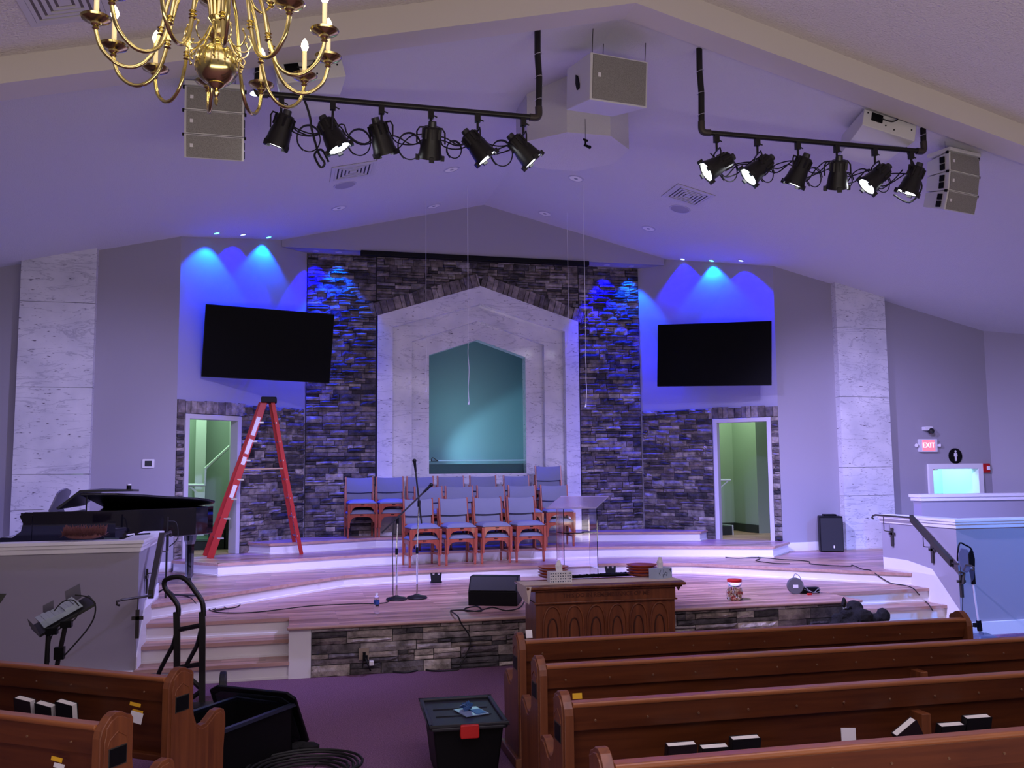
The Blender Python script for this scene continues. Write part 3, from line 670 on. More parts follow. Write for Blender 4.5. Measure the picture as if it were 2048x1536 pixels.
for side, XS, AZ_, TI in (('left', XS_L, AZ_L, TI_L), ('right', XS_R, AZ_R, TI_R)):
    for k, x in enumerate(XS):
        t = thing('stage_light', 'black yoke stage lamp, %s from the left on the %s lighting bar' % (ORD[k], side), 'stage light', (x, BAR_Y, 5.80), group='stage lights on the %s bar' % side)
        par_parts(t, R(AZ_[k]), R(TI[k]))
# cables draped along the bars
def cable(name, pts, r, label, cat='cable', group=None, mt=None, k=5, n=6, parent=None):
    m = M().tube(smoothpts(pts, k), r, n); o = m.build(name, mt or RUBBER, parent, smooth=60)
    if not parent: tag(o, label, cat, group)
    return o
rc = random.Random(3)
for side, XS in (('left', XS_L), ('right', XS_R)):
    for q in range(3):
        pts = []
        for i, x in enumerate(XS):
            pts.append((x+.05*q, BAR_Y+.16+.02*q, 5.66+rc.uniform(-.05, .05)))
            if i < 5:
                xm = (x+XS[i+1])/2; pts.append((xm-.08, BAR_Y+.15+.03*q, 5.53+rc.uniform(-.09, .10))); pts.append((xm+.09, BAR_Y+.16+.02*q, 5.56+rc.uniform(-.07, .09)))
        cable('lamp_cable', pts, .0075, 'black lamp cable swagged along the %s lighting bar, %s of three strands' % (side, ('front', 'middle', 'rear')[q]), group='lamp cables of the %s bar' % side)
    for i in range(5):
        xm = (XS[i]+XS[i+1])/2+rc.uniform(-.06, .08); zz = 5.55; rr = rc.uniform(.07, .12)
        pts = [(xm+rr*cos(a*.7), BAR_Y+.19+.01*a*.3, zz-.02+rr*1.2*sin(a*.7)) for a in range(16)]
        cable('cable_loop', pts, .0065, 'slack black cable loop between the %s and %s stage lamps of the %s lighting bar' % (ORD[i], ORD[i+1], side), group='slack cable loops of the %s bar' % side)
cable('cable_bundle', [(-3.50, BAR_Y+.05, 6.6), (-3.42, BAR_Y+.06, 6.1), (-3.30, BAR_Y+.1, 5.75), (-3.27, BAR_Y+.14, 5.6), (-3.20, BAR_Y+.14, 5.36), (-3.14, BAR_Y+.14, 5.26), (-3.18, BAR_Y+.15, 5.22), (-3.24, BAR_Y+.15, 5.34), (-3.17, BAR_Y+.15, 5.4), (-3.10, BAR_Y+.15, 5.28)], .012, 'thick black cable with plug dangling from left end of the left lighting bar')
cable('cable_bundle', [(3.66, BAR_Y+.05, 6.25), (3.60, BAR_Y+.06, 5.95), (3.72, BAR_Y+.08, 5.72), (3.78, BAR_Y+.1, 5.62), (3.82, BAR_Y+.1, 5.45), (3.66, BAR_Y+.12, 5.28), (3.45, BAR_Y+.12, 5.36)], .012, 'thick black power cable with plug at right end of the right lighting bar')

# ---- loudspeakers
def line_array(center, rz, label, flip=1):
    """three stacked cabinets fanned downwards; local y- is the grille side"""
    t = thing('line_array_speaker', label, 'speaker', center, rz, group='hung three-box line arrays')
    W, H, D = .56, .232, .36; z = 0; y = 0; tilt = R(2)
    m = M().rbox((-W/2-.0, -.02, .005), (W/2+.0, .30, .05), .008, 0); m.build('flying_frame', SPKW, t)
    for k in range(3):
        T = LOC(0, y, z) @ Matrix.Rotation(tilt, 4, 'X')
        hw = W/2; bw = W/2-.07
        c = M(T).add([(-hw, 0, -H), (hw, 0, -H), (bw, D, -H+.03), (-bw, D, -H+.03), (-hw, 0, -.004), (hw, 0, -.004), (bw, D, -.03), (-bw, D, -.03)], [(0, 1, 2, 3), (4, 5, 6, 7), (0, 1, 5, 4), (1, 2, 6, 5), (2, 3, 7, 6), (3, 0, 4, 7)])
        cab = c.build('cabinet', SPKW, t, bevel=.006)
        M(T).box((-hw+.022, -.010, -H+.010), (hw-.022, .002, -.014)).build('grille', GRILLE, cab)
        M(T).box((-hw+.055, -.016, -H*.55), (-hw+.085, -.010, -H*.55+.034)).build('badge', LABELW, cab)
        for s in (-1, 1):
            M(T).cbox((s*(hw+.008), .02, -.01), (.02, .03, .03)).build('side_latch', BLACK, cab)
            for f_ in (.35, .72): M(T).cbox((s*(hw-.013), .10, -H*f_), (.03, .06, .07)).build('side_vent', BLACK, cab)
        p = T @ Vector((0, 0, -H)); y, z = p.y, p.z; tilt += R(7)
    for s in (-1, 1):
        M().cyl((s*.18, .12, .05), (s*.18, .12, .05+.18), .006).build('chain', CHROME, t)
    return t
line_array((-4.20, -1.12, 5.90), R(0), 'white three-box line array speaker hanging at upper left behind the chandelier')
line_array((4.39, -1.12, 5.89), R(14), 'white three-box line array speaker hanging at upper right')
# centre speaker: big white box tilted down
t = thing('centre_speaker', 'large white speaker box with grey grille hanging at the centre ridge', 'speaker', (.075, -.92, 6.48))
T = rotm(R(7.3), R(-1.5), R(10.2)); W, H, D = .74, .52, .60
cab = M(T).add([(-W/2, 0, -H/2), (W/2, 0, -H/2), (W/2-.10, D, -H/2+.03), (-W/2+.02, D, -H/2+.03), (-W/2, 0, H/2), (W/2, 0, H/2), (W/2-.10, D, H/2-.02), (-W/2+.02, D, H/2-.02)], [(0, 1, 2, 3), (4, 5, 6, 7), (0, 1, 5, 4), (1, 2, 6, 5), (2, 3, 7, 6), (3, 0, 4, 7)]).build('cabinet', SPKW, t, bevel=.01)
M(T).box((-W/2+.03, -.014, -H/2+.02), (W/2-.03, .004, H/2-.02)).build('grille', GRILLE, t)
M(T).box((-W/2+.09, -.02, .0), (-W/2+.125, -.013, .045)).build('badge', LABELW, t)
hd = [(D*.42, -.07), (D*.42, -.02), (D*.5, .08), (D*.56, .10), (D*.56, .0), (D*.5, -.08)]
M(T).prism([(y, z) for y, z in hd], -W/2-.006, -W/2+.02, 0).build('handle', BLACK, t)
for sx, yy in ((-W/2+.03, .02), (W/2-.03, .02), (-.02, .35)):
    p = T @ Vector((sx, yy, H/2-.02)); M().cyl(p, (p.x-.0, p.y-.05, 7.02-6.48), .004).build('hanging_rod', BLACKM, t)
# two white floor-style speakers up beside the bars
for px, s, l in ((None, -1, 'white wedge-sided speaker box under the left slope behind the chandelier'), (None, 1, 'white wedge-sided speaker box under the right slope behind the lighting bar')):
    t = thing('ceiling_side_speaker', l, 'speaker', (s*3.30, -1.22, 6.13), R(-4*s), group='white side speakers under the slopes')
    T = rotm(R(-6), R(14*s), 0)
    cab = M(T).add([(-.34, 0, -.11), (.34, 0, -.11), (.26, .62, -.20), (-.26, .62, -.20), (-.34, 0, .10), (.34, 0, .10), (.26, .62, .10), (-.26, .62, .10)], [(0, 1, 2, 3), (4, 5, 6, 7), (0, 1, 5, 4), (1, 2, 6, 5), (2, 3, 7, 6), (3, 0, 4, 7)]).build('cabinet', SPKW, t, bevel=.008)
    m = M(T).box((-.24, -.012, -.02), (-.10, .002, .08)); m.build('connector_panel', BLACK, t)
    m = M(T)
    for x, z in ((-.29, .06), (-.05, -.03), (.06, -.05), (.28, .02)): m.cyl((x, -.006, z), (x, .002, z), .009)
    m.build('bolt', BLACK, t)
    M(T).tube(smoothpts([(-.12, -.02, .03), (-.02, -.06, .0), (.06, -.05, .06), (.06, 0, .12)]), .008, 6).build('plug_lead', RUBBER, t, smooth=True)
    M().cyl((0, .3, .08), (0, .3, .22), .006).cyl((.2*-s, .2, .05), (.2*-s, .2, .3), .004).build('hanging_rod', BLACKM, t)
# small spot / microphone hanging below the box
p = at(1171, 285, Y=.2)
t = thing('hanging_microphone', 'small black microphone hanging in front of the eight-sided ceiling box', 'microphone', p)
M().cyl((.0, 0, .30), (0, 0, .04), .003).build('cord', RUBBER, t); M().cyl((-.03, 0, .04), (.03, 0, .02), .014).cyl((.0, 0, .03), (.0, 0, -.04), .011).build('clip', BLACK, t)
M().cyl((-.02, 0, -.03), (.04, -.02, -.06), .014, .018).sphere((.045, -.022, -.063), .022).build('capsule', BLACK, t, smooth=True)
# choir microphones on thin white cords
CORD = mat('white_cord', (.75, .74, .78), .5)
for k, ((tx, ty), (bx, by), Y, l) in enumerate((((852, 400), (853, 778), 4.95, 'faint white choir microphone cord, leftmost of the hanging cords'), ((935, 372), (938, 803), 4.35, 'white choir microphone cord with kinked end hanging before the niche opening'),
        ((1134, 425), (1133, 690), 4.95, 'faint white choir microphone cord before the right marble frame'), ((1166, 370), (1172, 808), 4.2, 'white choir microphone cord hanging over the right stone veneer'))):
    a = at_ceil(tx, ty); b = at(bx, by, Y=a.y); t = thing('choir_microphone', l, 'microphone', a, group='choir microphones on cords')
    d = b-a; rk = random.Random(k); pts = [(0, 0, 0), (0, 0, d.z*.5), (0, 0, d.z*.72)] + [(d.x*.2+rk.uniform(-.012, .012), 0, d.z*q) for q in (.78, .84, .89, .94)] + [(d.x, 0, d.z)]
    M().tube(smoothpts(pts, 3), .0035 if k % 2 == 0 else .0048, 5).build('cord', CORD, t)
    M().cyl((d.x, 0, d.z), (d.x-.01, 0, d.z-.05), .008, .014).build('capsule', CORD, t)

# ---- chandelier
CH = at(434, 130, Y=-5.35)
t = thing('chandelier', 'large polished brass candle chandelier hanging at upper left', 'chandelier', CH)
m = M().sphere((0, 0, 0), .112, 28)
ball = m.build('ball', BRASS, t, smooth=True)
M().lathe([(0, -.22), (.006, -.215), (.012, -.19), (.006, -.175), (.014, -.165), (.02, -.15), (.010, -.135), (.035, -.118), (.045, -.108), (.030, -.095), (.02, -.085)], n=18).build('finial', BRASS, t, smooth=30)
st = [(.03, .085), (.05, .10), (.03, .12), (.055, .15), (.025, .17), (.03, .22), (.05, .25), (.024, .28), (.024, .36), (.07, .39), (.075, .42), (.03, .44), (.022, .5), (.04, .54), (.022, .58), (.02, .7), (.05, .74), (.07, .78), (.03, .82), (.015, .9), (.012, 1.9)]
M().lathe(st, n=18).build('stem', BRASS, t, smooth=30)
def arm_set(n, rho, z0, prof, a0, kk):
    for k in range(n):
        a = R(a0 + 360/n*k); T = Matrix.Rotation(a, 4, 'Z')
        arm = M(T).tube(smoothpts([(r_, 0, z_) for r_, z_ in prof], 5), .0105 if kk else .0085, 8)
        q = prof[kk+3] if kk else prof[4]
        for dz in (-.018, 0, .018): arm.lathe([(.010, dz-.007), (.02, dz), (.010, dz+.007)], c=(q[0], 0, q[1]), n=10)
        ao = arm.build('arm', BRASS, t, smooth=50)
        c = (rho, 0, z0)
        M(T).lathe([(.008, -.05), (.018, -.04), (.012, -.03), (.024, -.02), (.026, -.012), (.045, -.006), (.068, .006), (.074, .016), (.067, .013), (.02, .010), (.016, .03), (.020, .035), (.016, .04)], c=c, n=18).build('drip_cup', BRASS, ao, smooth=30)
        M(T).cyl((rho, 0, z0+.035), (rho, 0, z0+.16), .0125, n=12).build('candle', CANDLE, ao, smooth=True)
        M(T).lathe([(.006, .16), (.015, .17), (.021, .188), (.018, .206), (.009, .226), (0, .238)], c=c, n=12).build('bulb', BULB, ao, smooth=True)
arm_set(12, .575, .13, [(.035, .25), (.05, .36), (.09, .45), (.15, .47), (.21, .40), (.25, .27), (.275, .13), (.32, -.01), (.39, -.075), (.47, -.075), (.545, -.01), (.575, .08)], 9, 3)
arm_set(6, .34, .50, [(.03, .56), (.05, .66), (.09, .70), (.14, .66), (.18, .52), (.22, .42), (.28, .40), (.33, .45)], 40, 0)
arm_set(6, .42, .78, [(.03, .86), (.06, .96), (.12, .98), (.18, .88), (.24, .74), (.32, .68), (.39, .70), (.42, .75)], 10, 0)
m = M()
for k in range(12):
    a = R(27+30*k); T = Matrix.Rotation(a, 4, 'Z'); m.T = T
    m.tube(smoothpts([(.04, 0, .20), (.09, 0, .10), (.14, 0, .08), (.17, 0, .12), (.155, 0, .16)], 4), .004, 5); m.sphere((.155, 0, .165), .008, 8)
    m.tube(smoothpts([(.09, 0, .10), (.11, 0, .06), (.14, 0, .03), (.13, 0, .0)], 4), .004, 5); m.sphere((.13, 0, -.003), .008, 8)
m.build('scroll', BRASS, t, smooth=50)
lamp('chandelier_glow', 'POINT', CH+Vector((0, 0, .62)), 6, (1, .86, .60), shadow_soft_size=.35)
# ================================================================ things on the walls
# televisions on swivel arms
def tv(c, rx, ry, rz, label, wallp):
    t = thing('television', label, 'television', c, group='wall televisions')
    T = rotm(R(rx), R(ry), R(rz)); W, H = 2.02, 1.14
    M(T).box((-W/2, -.0, -H/2), (W/2, .045, H/2)).build('bezel', BLACK, t, bevel=.006)
    M(T).box((-W/2+.012, -.004, -H/2+.014), (W/2-.012, .002, H/2-.012)).build('screen', SCREEN, t)
    M(T).box((-.45, .045, -.35), (.45, .085, .3)).build('back_case', BLACK, t)
    m = M(); a = T @ Vector((0, .08, 0)); b = Vector(wallp)-Vector(c)
    mid = (a+b)/2+Vector((.1, 0, 0))
    for dz in (-.12, .12): m.tube([a+Vector((0, 0, dz)), mid+Vector((0, 0, dz)), b+Vector((0, 0, dz))], .022, 8)
    m.build('swivel_arm', BLACKM, t); return t
def on_tv(s, u, z, d=0): return tvT(s) @ Vector((u, -d, z))
tv((-3.757, 4.86, 4.21), 11, 1.1, 10.4, 'large black television tilted down on the blue lit wall above the ladder', on_tv(-1, 1.62, 4.3, .0))
tv((3.93, 4.72, 4.21), -.6, 1.9, -35.2, 'large black television on the blue lit wall above the right doorway', on_tv(1, 1.35, 4.3, .0))
# thermostat
p = at(297, 927, Y=4.598); t = thing('thermostat', 'white square wall thermostat with dark display on the grey wall', 'thermostat', p)
M().rbox((-.085, -.022, -.065), (.085, .0, .065), .012, 1).build('case', LABELW, t); M().box((-.05, -.026, -.042), (.05, -.021, .04)).build('display', mat('lcd', (.03, .035, .04), .3), t)
# exit sign, camera, restroom sign, fire alarm on right wall
def txt(s, size, loc, mt, parent, ext=.002, name='lettering', rot=(pi/2, 0, 0)):
    c = bpy.data.curves.new(name, 'FONT'); c.body = s; c.size = size; c.extrude = ext; c.align_x = 'CENTER'; c.align_y = 'CENTER'; c.offset = size*.015; c.resolution_u = 2
    o = bpy.data.objects.new(name, c); COL.objects.link(o); o.location = loc; o.rotation_euler = rot; o.parent = parent; c.materials.append(mt); return o
p = at(1853, 891, Y=4.638); t = thing('exit_sign', 'lit red EXIT sign with two emergency lamp heads on the right wall', 'exit sign', p)
M().rbox((-.19, -.06, -.12), (.19, 0, .12), .012, 1).build('housing', LABELW, t)
M().box((-.135, -.064, -.10), (.135, -.059, .10)).build('red_panel', mat('exit_panel', (.9, .2, .25), .4, emit=(1, .16, .22), es=1.1), t)
txt('EXIT', .13, (0, -.066, 0), mat('exit_letters', (1, .8, .8), .4, emit=(1, .55, .6), es=1.6), t)
for s in (-1, 1): M().cyl((s*.20, -.03, 0), (s*.26, -.05, 0), .02, .035).build('lamp_head', LABELW, t, smooth=40)
p = at(1853, 861, Y=4.638); t = thing('security_camera', 'white dome security camera above the exit sign', 'camera', p)
M().rbox((-.10, -.10, -.0), (.06, 0, .07), .015, 1).build('housing', LABELW, t); M().sphere((.03, -.09, -.015), .06).build('dome', mat('dome_black', (.02, .02, .02), .1), t, smooth=True)
p = at(1910, 912, Y=4.638); t = thing('restroom_sign', 'round black sign with white standing figure above the restroom door', 'sign', p)
M().cyl((0, 0, 0), (0, -.018, 0), .145, n=32).build('disc', BLACK, t)
fg = M(); fg.lathe([(.022, -.001), (.022, .001)], c=(0, -.021, .085), n=14, T=Matrix.Rotation(pi/2, 4, 'X'))
fg.prism([(-.034, .055), (.034, .055), (.038, -.01), (.026, -.01), (.022, .03), (.018, -.095), (.004, -.095), (0, -.02), (-.004, -.095), (-.018, -.095), (-.022, .03), (-.026, -.01), (-.038, -.01)], -.022, -.018, 1)
fg.build('figure', LABELW, t)
p = at(1970, 936, Y=4.638); t = thing('fire_alarm', 'red fire alarm strobe beside the restroom door frame', 'alarm', p)
M().rbox((-.075, -.05, -.085), (.075, 0, .085), .01, 1).build('case', REDP, t, bevel=.004); M().rbox((.0, -.07, -.035), (.055, -.05, .035), .008, 1).build('strobe', mat('strobe', (.9, .9, .95), .2), t)
p = at(1869, 938, Y=5.0); t = thing('notice', 'small red and white notice hanging inside the restroom door top', 'notice', p)
M().box((-.07, 0, -.025), (.07, .01, .025)).build('card', mat('notice_red', (.5, .08, .08), .5), t); M().box((.0, -.003, -.012), (.06, 0, .018)).build('text_field', LABELW, t)
# outlet on stage front with cable
p = at(728, 1315, Y=-.07); t = thing('wall_outlet', 'tan electrical outlet with a plugged black cord in the stage front stone', 'outlet', (p.x, -.075, p.z))
M().box((-.055, -.012, -.02), (.05, .02, .1)).build('plate', mat('tan_plate', (.30, .24, .17), .6), t); M().cbox((.01, -.03, .0), (.05, .045, .055)).cbox((.0, -.02, .045), (.03, .03, .03)).build('plug', BLACK, t); M().cbox((.075, -.03, -.055), (.05, .05, .05)).build('adapter', LABELW, t, bevel=.008)
# ---- handrails
def handrail(s, label):
    X = s*4.80; t = thing('handrail', label, 'handrail', (X, 0, 0), group='stair handrails')
    O = off((X, 0, 0)); top = (1.45, 1.52); a = (X, .72, 1.47); b = (X, .0, .945)
    M(O).add([(X-.028, .72, 1.51), (X+.028, .72, 1.51), (X+.028, -.02, .975), (X-.028, -.02, .975), (X-.028, .72, 1.42), (X+.028, .72, 1.42), (X+.028, -.02, .885), (X-.028, -.02, .885)],
             [(0, 1, 2, 3), (4, 5, 6, 7), (0, 1, 5, 4), (1, 2, 6, 5), (2, 3, 7, 6), (3, 0, 4, 7)]).build('sloped_rail', BRONZE, t)
    M(O).tube([(X, .72, 1.47), (X, 1.50, 1.475), (X, 1.56, 1.46), (X, 1.58, 1.43), (X, 1.55, 1.42)], .014, 8).build('upper_rail', BRONZE, t, smooth=True)
    M(O).tube([(X, .0, .93), (X, -.02, .93), (X - s*.0, -.36, .93), (X, -.40, .915), (X, -.40, .885), (X, -.37, .88)] if s > 0 else [(X, .0, .92), (X, -.02, .92), (X-.05, -.12, .92), (X-.23, -.30, .92), (X-.27, -.33, .91), (X-.27, -.33, .88), (X-.25, -.31, .87)], .012, 8).build('lower_rail', BRONZE, t, smooth=True)
    for k, (y, z) in enumerate(((1.32, 1.46), (.50, 1.30), (-.02, .92))):
        xw = s*(W2-.012); O2 = M(O)
        if k < 2:
            O2.tube(smoothpts([(X, y, z), (X, y, z-.16), (X+s*.01, y, z-.2), (xw, y-.02, z-.21)], 4), .006, 6)
            O2.box((min(xw, xw-s*.02), y-.045, z-.42), (max(xw, xw-s*.02), y-.005, z-.16)).box((min(xw, xw-s*.02), y-.085, z-.26), (max(xw, xw-s*.02), y+.035, z-.225))
        else:
            xx = X - (.10 if s < 0 else .0); yy = -.10
            O2.tube([(xx, yy-.07, .92), (xx, yy-.07, .80)], .006, 6)
            O2.box((xx-.018, yy-.085, .52), (xx+.018, yy-.055, .80)).box((xx-.055, yy-.085, .70), (xx+.055, yy-.055, .735))
        O2.build('cross_bracket', BRONZE, t)
    return t
handrail(-1, 'dark metal handrail with cross brackets on the left half wall'); handrail(1, 'dark metal handrail with cross brackets on the right half wall')
# ---- inside the left doorway: stairs, post, rail
t = thing('inner_staircase', 'dark carpeted stairs rising inside the left doorway', 'staircase', (-4.2, 6.6, ZT3))
for k in range(4):
    x0 = -5.0+.26*k
    st_ = M(off((-4.2, 6.6, ZT3))).box((x0, 6.3, ZT3), (x0+.28, 7.5, ZT3+.18*(k+1)-.02)); s_ = st_.build('riser', DKSTEP, t)
    M(off((-4.2, 6.6, ZT3))).box((x0-.02, 6.28, ZT3+.18*(k+1)-.03), (x0+.26, 7.5, ZT3+.18*(k+1))).build('nosing', mat('step_edge', (.05, .12, .06), .6), s_)
t = thing('white_stair_post', 'pale post and trim rising inside the left doorway', 'post', (-4.98, 7.3, ZT3))
a = at(402, 900, Y=7.3)
M(off((-4.98, 7.3, ZT3))).box((a.x-.09, 7.25, ZT3), (a.x+.09, 7.35, 4.35)).build('post', MINT, t)
t = thing('stair_guard', 'pale stair handrail climbing diagonally inside the left doorway', 'handrail', (-4.6, 7.0, ZT3)); O = off((-4.6, 7.0, ZT3))
P = [at(x, y, Y=7.0) for x, y in ((362, 970), (410, 970), (411, 937), (460, 892))]
M(O).tube(P, .028, 6).build('rail', MINT, t)
q = [at(x, y, Y=7.0) for x, y in ((462, 840), (460, 975))]; M(O).tube(q, .03, 4).build('end_post', MINT, t)
M(O).tube([at(380, 973, Y=7.0), at(394, 985, Y=7.0)], .02, 4).build('brace', MINT, t)
t = thing('passage_rail', 'small pale handrail end inside the right doorway', 'handrail', (4.5, 6.3, 1.6)); O = off((4.5, 6.3, 1.6))
M(O).tube([at(1436, 960, Y=6.2), at(1461, 960, Y=6.2)], .018, 6).tube([at(1441, 975, Y=6.2), at(1456, 962, Y=6.2)], .012, 6).build('rail', MINT, t)
p = at(1457, 1070, Z=ZT3); t = thing('dark_step', 'dark carpeted step with pale edge inside the right doorway', 'step', p)
M().box((-.6, 0, 0), (.08, .9, .17)).build('riser', DKSTEP, t); M().box((.08, -.02, 0), (.1, .9, .19)).build('edge_trim', MINT, t)
# small chrome grab rail on the niche ledge
p = at(868, 922, Y=6.56); t = thing('grab_handle', 'tiny dark grab handle at the left corner of the baptistry ledge', 'handle', p)
M().tube(smoothpts([(-.05, 0, 0), (-.03, 0, .06), (.03, 0, .03), (.07, 0, .0)]), .008, 6).tube([(-.06, 0, 0), (.08, 0, 0)], .007, 6).build('bar', BLACKM, t)
# ================================================================ things on the stage
# ---- choir chairs, stacked in twos
def make_chair():
    t = thing('choir_chair', '', 'chair', (0, 0, 0)); wd = CHERRY
    m = M().box((-.215, -.20, .40), (.215, .22, .425))
    def pad(u, v):
        x = (u-.5)*.47; y = (v-.5)*.46; e = (1-(2*u-1)**4)*(1-(2*v-1)**4)
        return (x, y+.0, .425+.022*min(1, e*6)+.035*e)
    m.grid(pad, 12, 10).box((-.235, -.23, .41), (.235, .23, .427)); m.build('seat', FABRIC, t, smooth=50)
    # frame: arched front apron, side rails, rear rail
    w_ = .215; ap = [(-w_, .26), (-w_+.02, .26), (-w_+.035, .31), (-w_+.07, .345), (-w_+.13, .358), (w_-.13, .358), (w_-.07, .345), (w_-.035, .31), (w_-.02, .26), (w_, .26), (w_, .405), (-w_, .405)]
    m = M().prism(ap, -.235, -.210, 1)
    for s in (-1, 1): m.box((min(s*.235, s*.212), -.21, .345), (max(s*.235, s*.212), .2, .405))
    m.box((-.21, .19, .35), (.21, .215, .405)); m.build('seat_frame', wd, t)
    M().box((-.03, -.239, .385), (.03, -.234, .397)).build('maker_tag', BLACK, t)
    for s in (-1, 1):
        x = s*.235
        M().add([(x-.017, -.245, 0), (x+.017, -.245, 0), (x+.017, -.215, 0), (x-.017, -.215, 0), (x-.022, -.25, .40), (x+.022, -.25, .40), (x+.022, -.20, .40), (x-.022, -.20, .40)], [(0, 1, 2, 3), (4, 5, 6, 7), (0, 1, 5, 4), (1, 2, 6, 5), (2, 3, 7, 6), (3, 0, 4, 7)]).build('leg', wd, t, bevel=.004)
        m = M(); P = [(.20, 0, .016), (.205, .40, .024), (.215, .50, .024), (.27, .87, .015)]; vs = []
        for y, z, h in P: vs += [(x-.014, y-h, z), (x+.014, y-h, z), (x+.014, y+h, z), (x-.014, y+h, z)]
        fs = [(0, 1, 2, 3), (12, 13, 14, 15)]
        for k in range(3): b = 4*k; fs += [(b+i, b+(i+1) % 4, b+4+(i+1) % 4, b+4+i) for i in range(4)]
        m.add(vs, fs); m.build('leg', wd, t, bevel=.004)
    M().box((-.225, -.02, .15), (-.21, .0, .17)).box((-.235, -.23, .16), (-.222, .21, .19)).build('stretcher', wd, t); M().box((.222, -.23, .16), (.235, .21, .19)).build('stretcher', wd, t)
    def back(z0, z1, y0, y1):
        def fn(u, v):
            x = (u-.5)*.445; z = z0+(z1-z0)*v+.012*(1-(2*u-1)**2)*(-1 if v > .5 else -1); y = y0+(y1-y0)*v+.030*(1-(2*u-1)**2)
            return x, y, z
        m = M(); n = 10; vs = []
        for j in range(5):
            for i in range(n+1):
                x, y, z = fn(i/n, j/4); vs.append((x, y-.018-.010*(j in (1, 2, 3)), z))
        for j in range(5):
            for i in range(n+1):
                x, y, z = fn(i/n, j/4); vs.append((x, y+.014, z))
        o = 5*(n+1); q = lambda i, j: j*(n+1)+i
        fs = [(q(i, j), q(i+1, j), q(i+1, j+1), q(i, j+1)) for j in range(4) for i in range(n)]; fs += [tuple(o+k for k in f) for f in fs]
        fs += [(q(i, 0), q(i+1, 0), o+q(i+1, 0), o+q(i, 0)) for i in range(n)] + [(q(i, 4), q(i+1, 4), o+q(i+1, 4), o+q(i, 4)) for i in range(n)]
        fs += [(q(0, j), q(0, j+1), o+q(0, j+1), o+q(0, j)) for j in range(4)] + [(q(n, j), q(n, j+1), o+q(n, j+1), o+q(n, j)) for j in range(4)]
        return m.add(vs, fs)
    back(.60, .855, .225, .265).build('backrest', FABRIC, t, smooth=50)
    back(.445, .47, .205, .21).build('back_rail', wd, t, smooth=50)
    return t
proto = make_chair(); used = False
def put_chair(x, y, z, rz, label, group):
    global used
    if not used: used = True; o = proto; o.location = (x, y, z); o.rotation_euler = (0, 0, rz); o['label'] = label; o['group'] = group; return o
    return dup(proto, (x, y, z), rz, label, group)
def stack(cx, cy, z, rz, n, which, row):
    for k in range(n):
        pos = ('lower', 'upper')[k] if n == 2 else ('lowest', 'middle', 'topmost')[k]
        dx, dy = (.012*k, -.03*k)
        put_chair(cx+dx*cos(rz)-dy*sin(rz), cy+dx*sin(rz)+dy*cos(rz), z+.172*k, rz, 'blue padded cherry wood chair, %s of the %s stack in the %s choir row' % (pos, which, row), 'stacked chairs of the %s choir row' % row)
a, b = at(812, 1135, Z=ZT2), at(1094, 1122, Z=ZT2); d = (b-a)/4; rz = math.atan2(d.y, d.x)
for k, nm in enumerate(('leftmost', 'second', 'third', 'rightmost')):
    c = a + d*(k+.5); stack(c.x-.23*sin(rz), c.y+.23*cos(rz)-.0, ZT2, rz, 2, nm, 'front')
for k, (px, nm) in enumerate(((857, 'leftmost'), (918, 'second'), (980, 'third'), (1042, 'fourth'), (1105, 'rightmost'))):
    c = at(px, 975, Y=5.32); stack(c.x, 5.10, ZT3, R((4, 3, 1, 0, -3)[k]), 2, nm, 'middle')
for k, (px, nm) in enumerate(((719, 'leftmost'), (779.5, 'second'), (840, 'third'), (900.5, 'fourth'), (962.6, 'fifth'), (1032, 'sixth'), (1092, 'rightmost'))):
    c = at(px, 955, Y=6.15); stack(c.x, 5.97, ZT4, R((3, 2, 1, 0, -6, 0, -6)[k]), 3 if k == 6 else 2, nm, 'back')
# ---- step ladder
Pf, Pr = at(420, 1117, Z=ZT3), at(603, 1109, Z=ZT3); tp = at(538, 797, Y=4.78)
t = thing('step_ladder', 'tall red fibreglass step ladder standing before the left doorway', 'ladder', ((Pf.x+Pr.x)/2, (Pf.y+Pr.y)/2, ZT3)); O = off(t.location)
wv = Vector((-.10, .46, 0)); topw = Vector((-.04, .22, 0))
def rail(m, a, b, wd, th):
    a, b = Vector(a), Vector(b); d = (b-a).normalized(); n = d.cross(Vector((0, 1, 0))).normalized()*wd/2; y = Vector((0, th, 0))
    m.add([a-n, a+n, a+n+y, a-n+y, b-n, b+n, b+n+y, b-n+y], [(0, 1, 2, 3), (4, 5, 6, 7), (0, 1, 5, 4), (1, 2, 6, 5), (2, 3, 7, 6), (3, 0, 4, 7)])
tf, tr = tp+Vector((-.07, 0, -.06)), tp+Vector((.06, 0, -.06))
tf.y = tr.y = 4.70
for w1, w2, kk in ((Vector((0, 0, 0)), Vector((0, 0, 0)), 0), (wv, topw, 1)):
    m = M(O); rail(m, Pf+w1, tf+w2, .10, .03); r_ = m.build('front_rail', RED, t, bevel=.004)
    if kk == 0:
        for f0, f1 in ((.78, .90), (.66, .755), (.59, .64), (.38, .46)):
            m = M(O @ LOC(0, -.004, 0)); rail(m, Pf.lerp(tf, f0), Pf.lerp(tf, f1), .06, .004); m.build('label_sticker', LABELW, r_)
    m = M(O); rail(m, Pr+w1*.8, tr+w2, .06, .03); m.build('rear_rail', RED, t, bevel=.004)
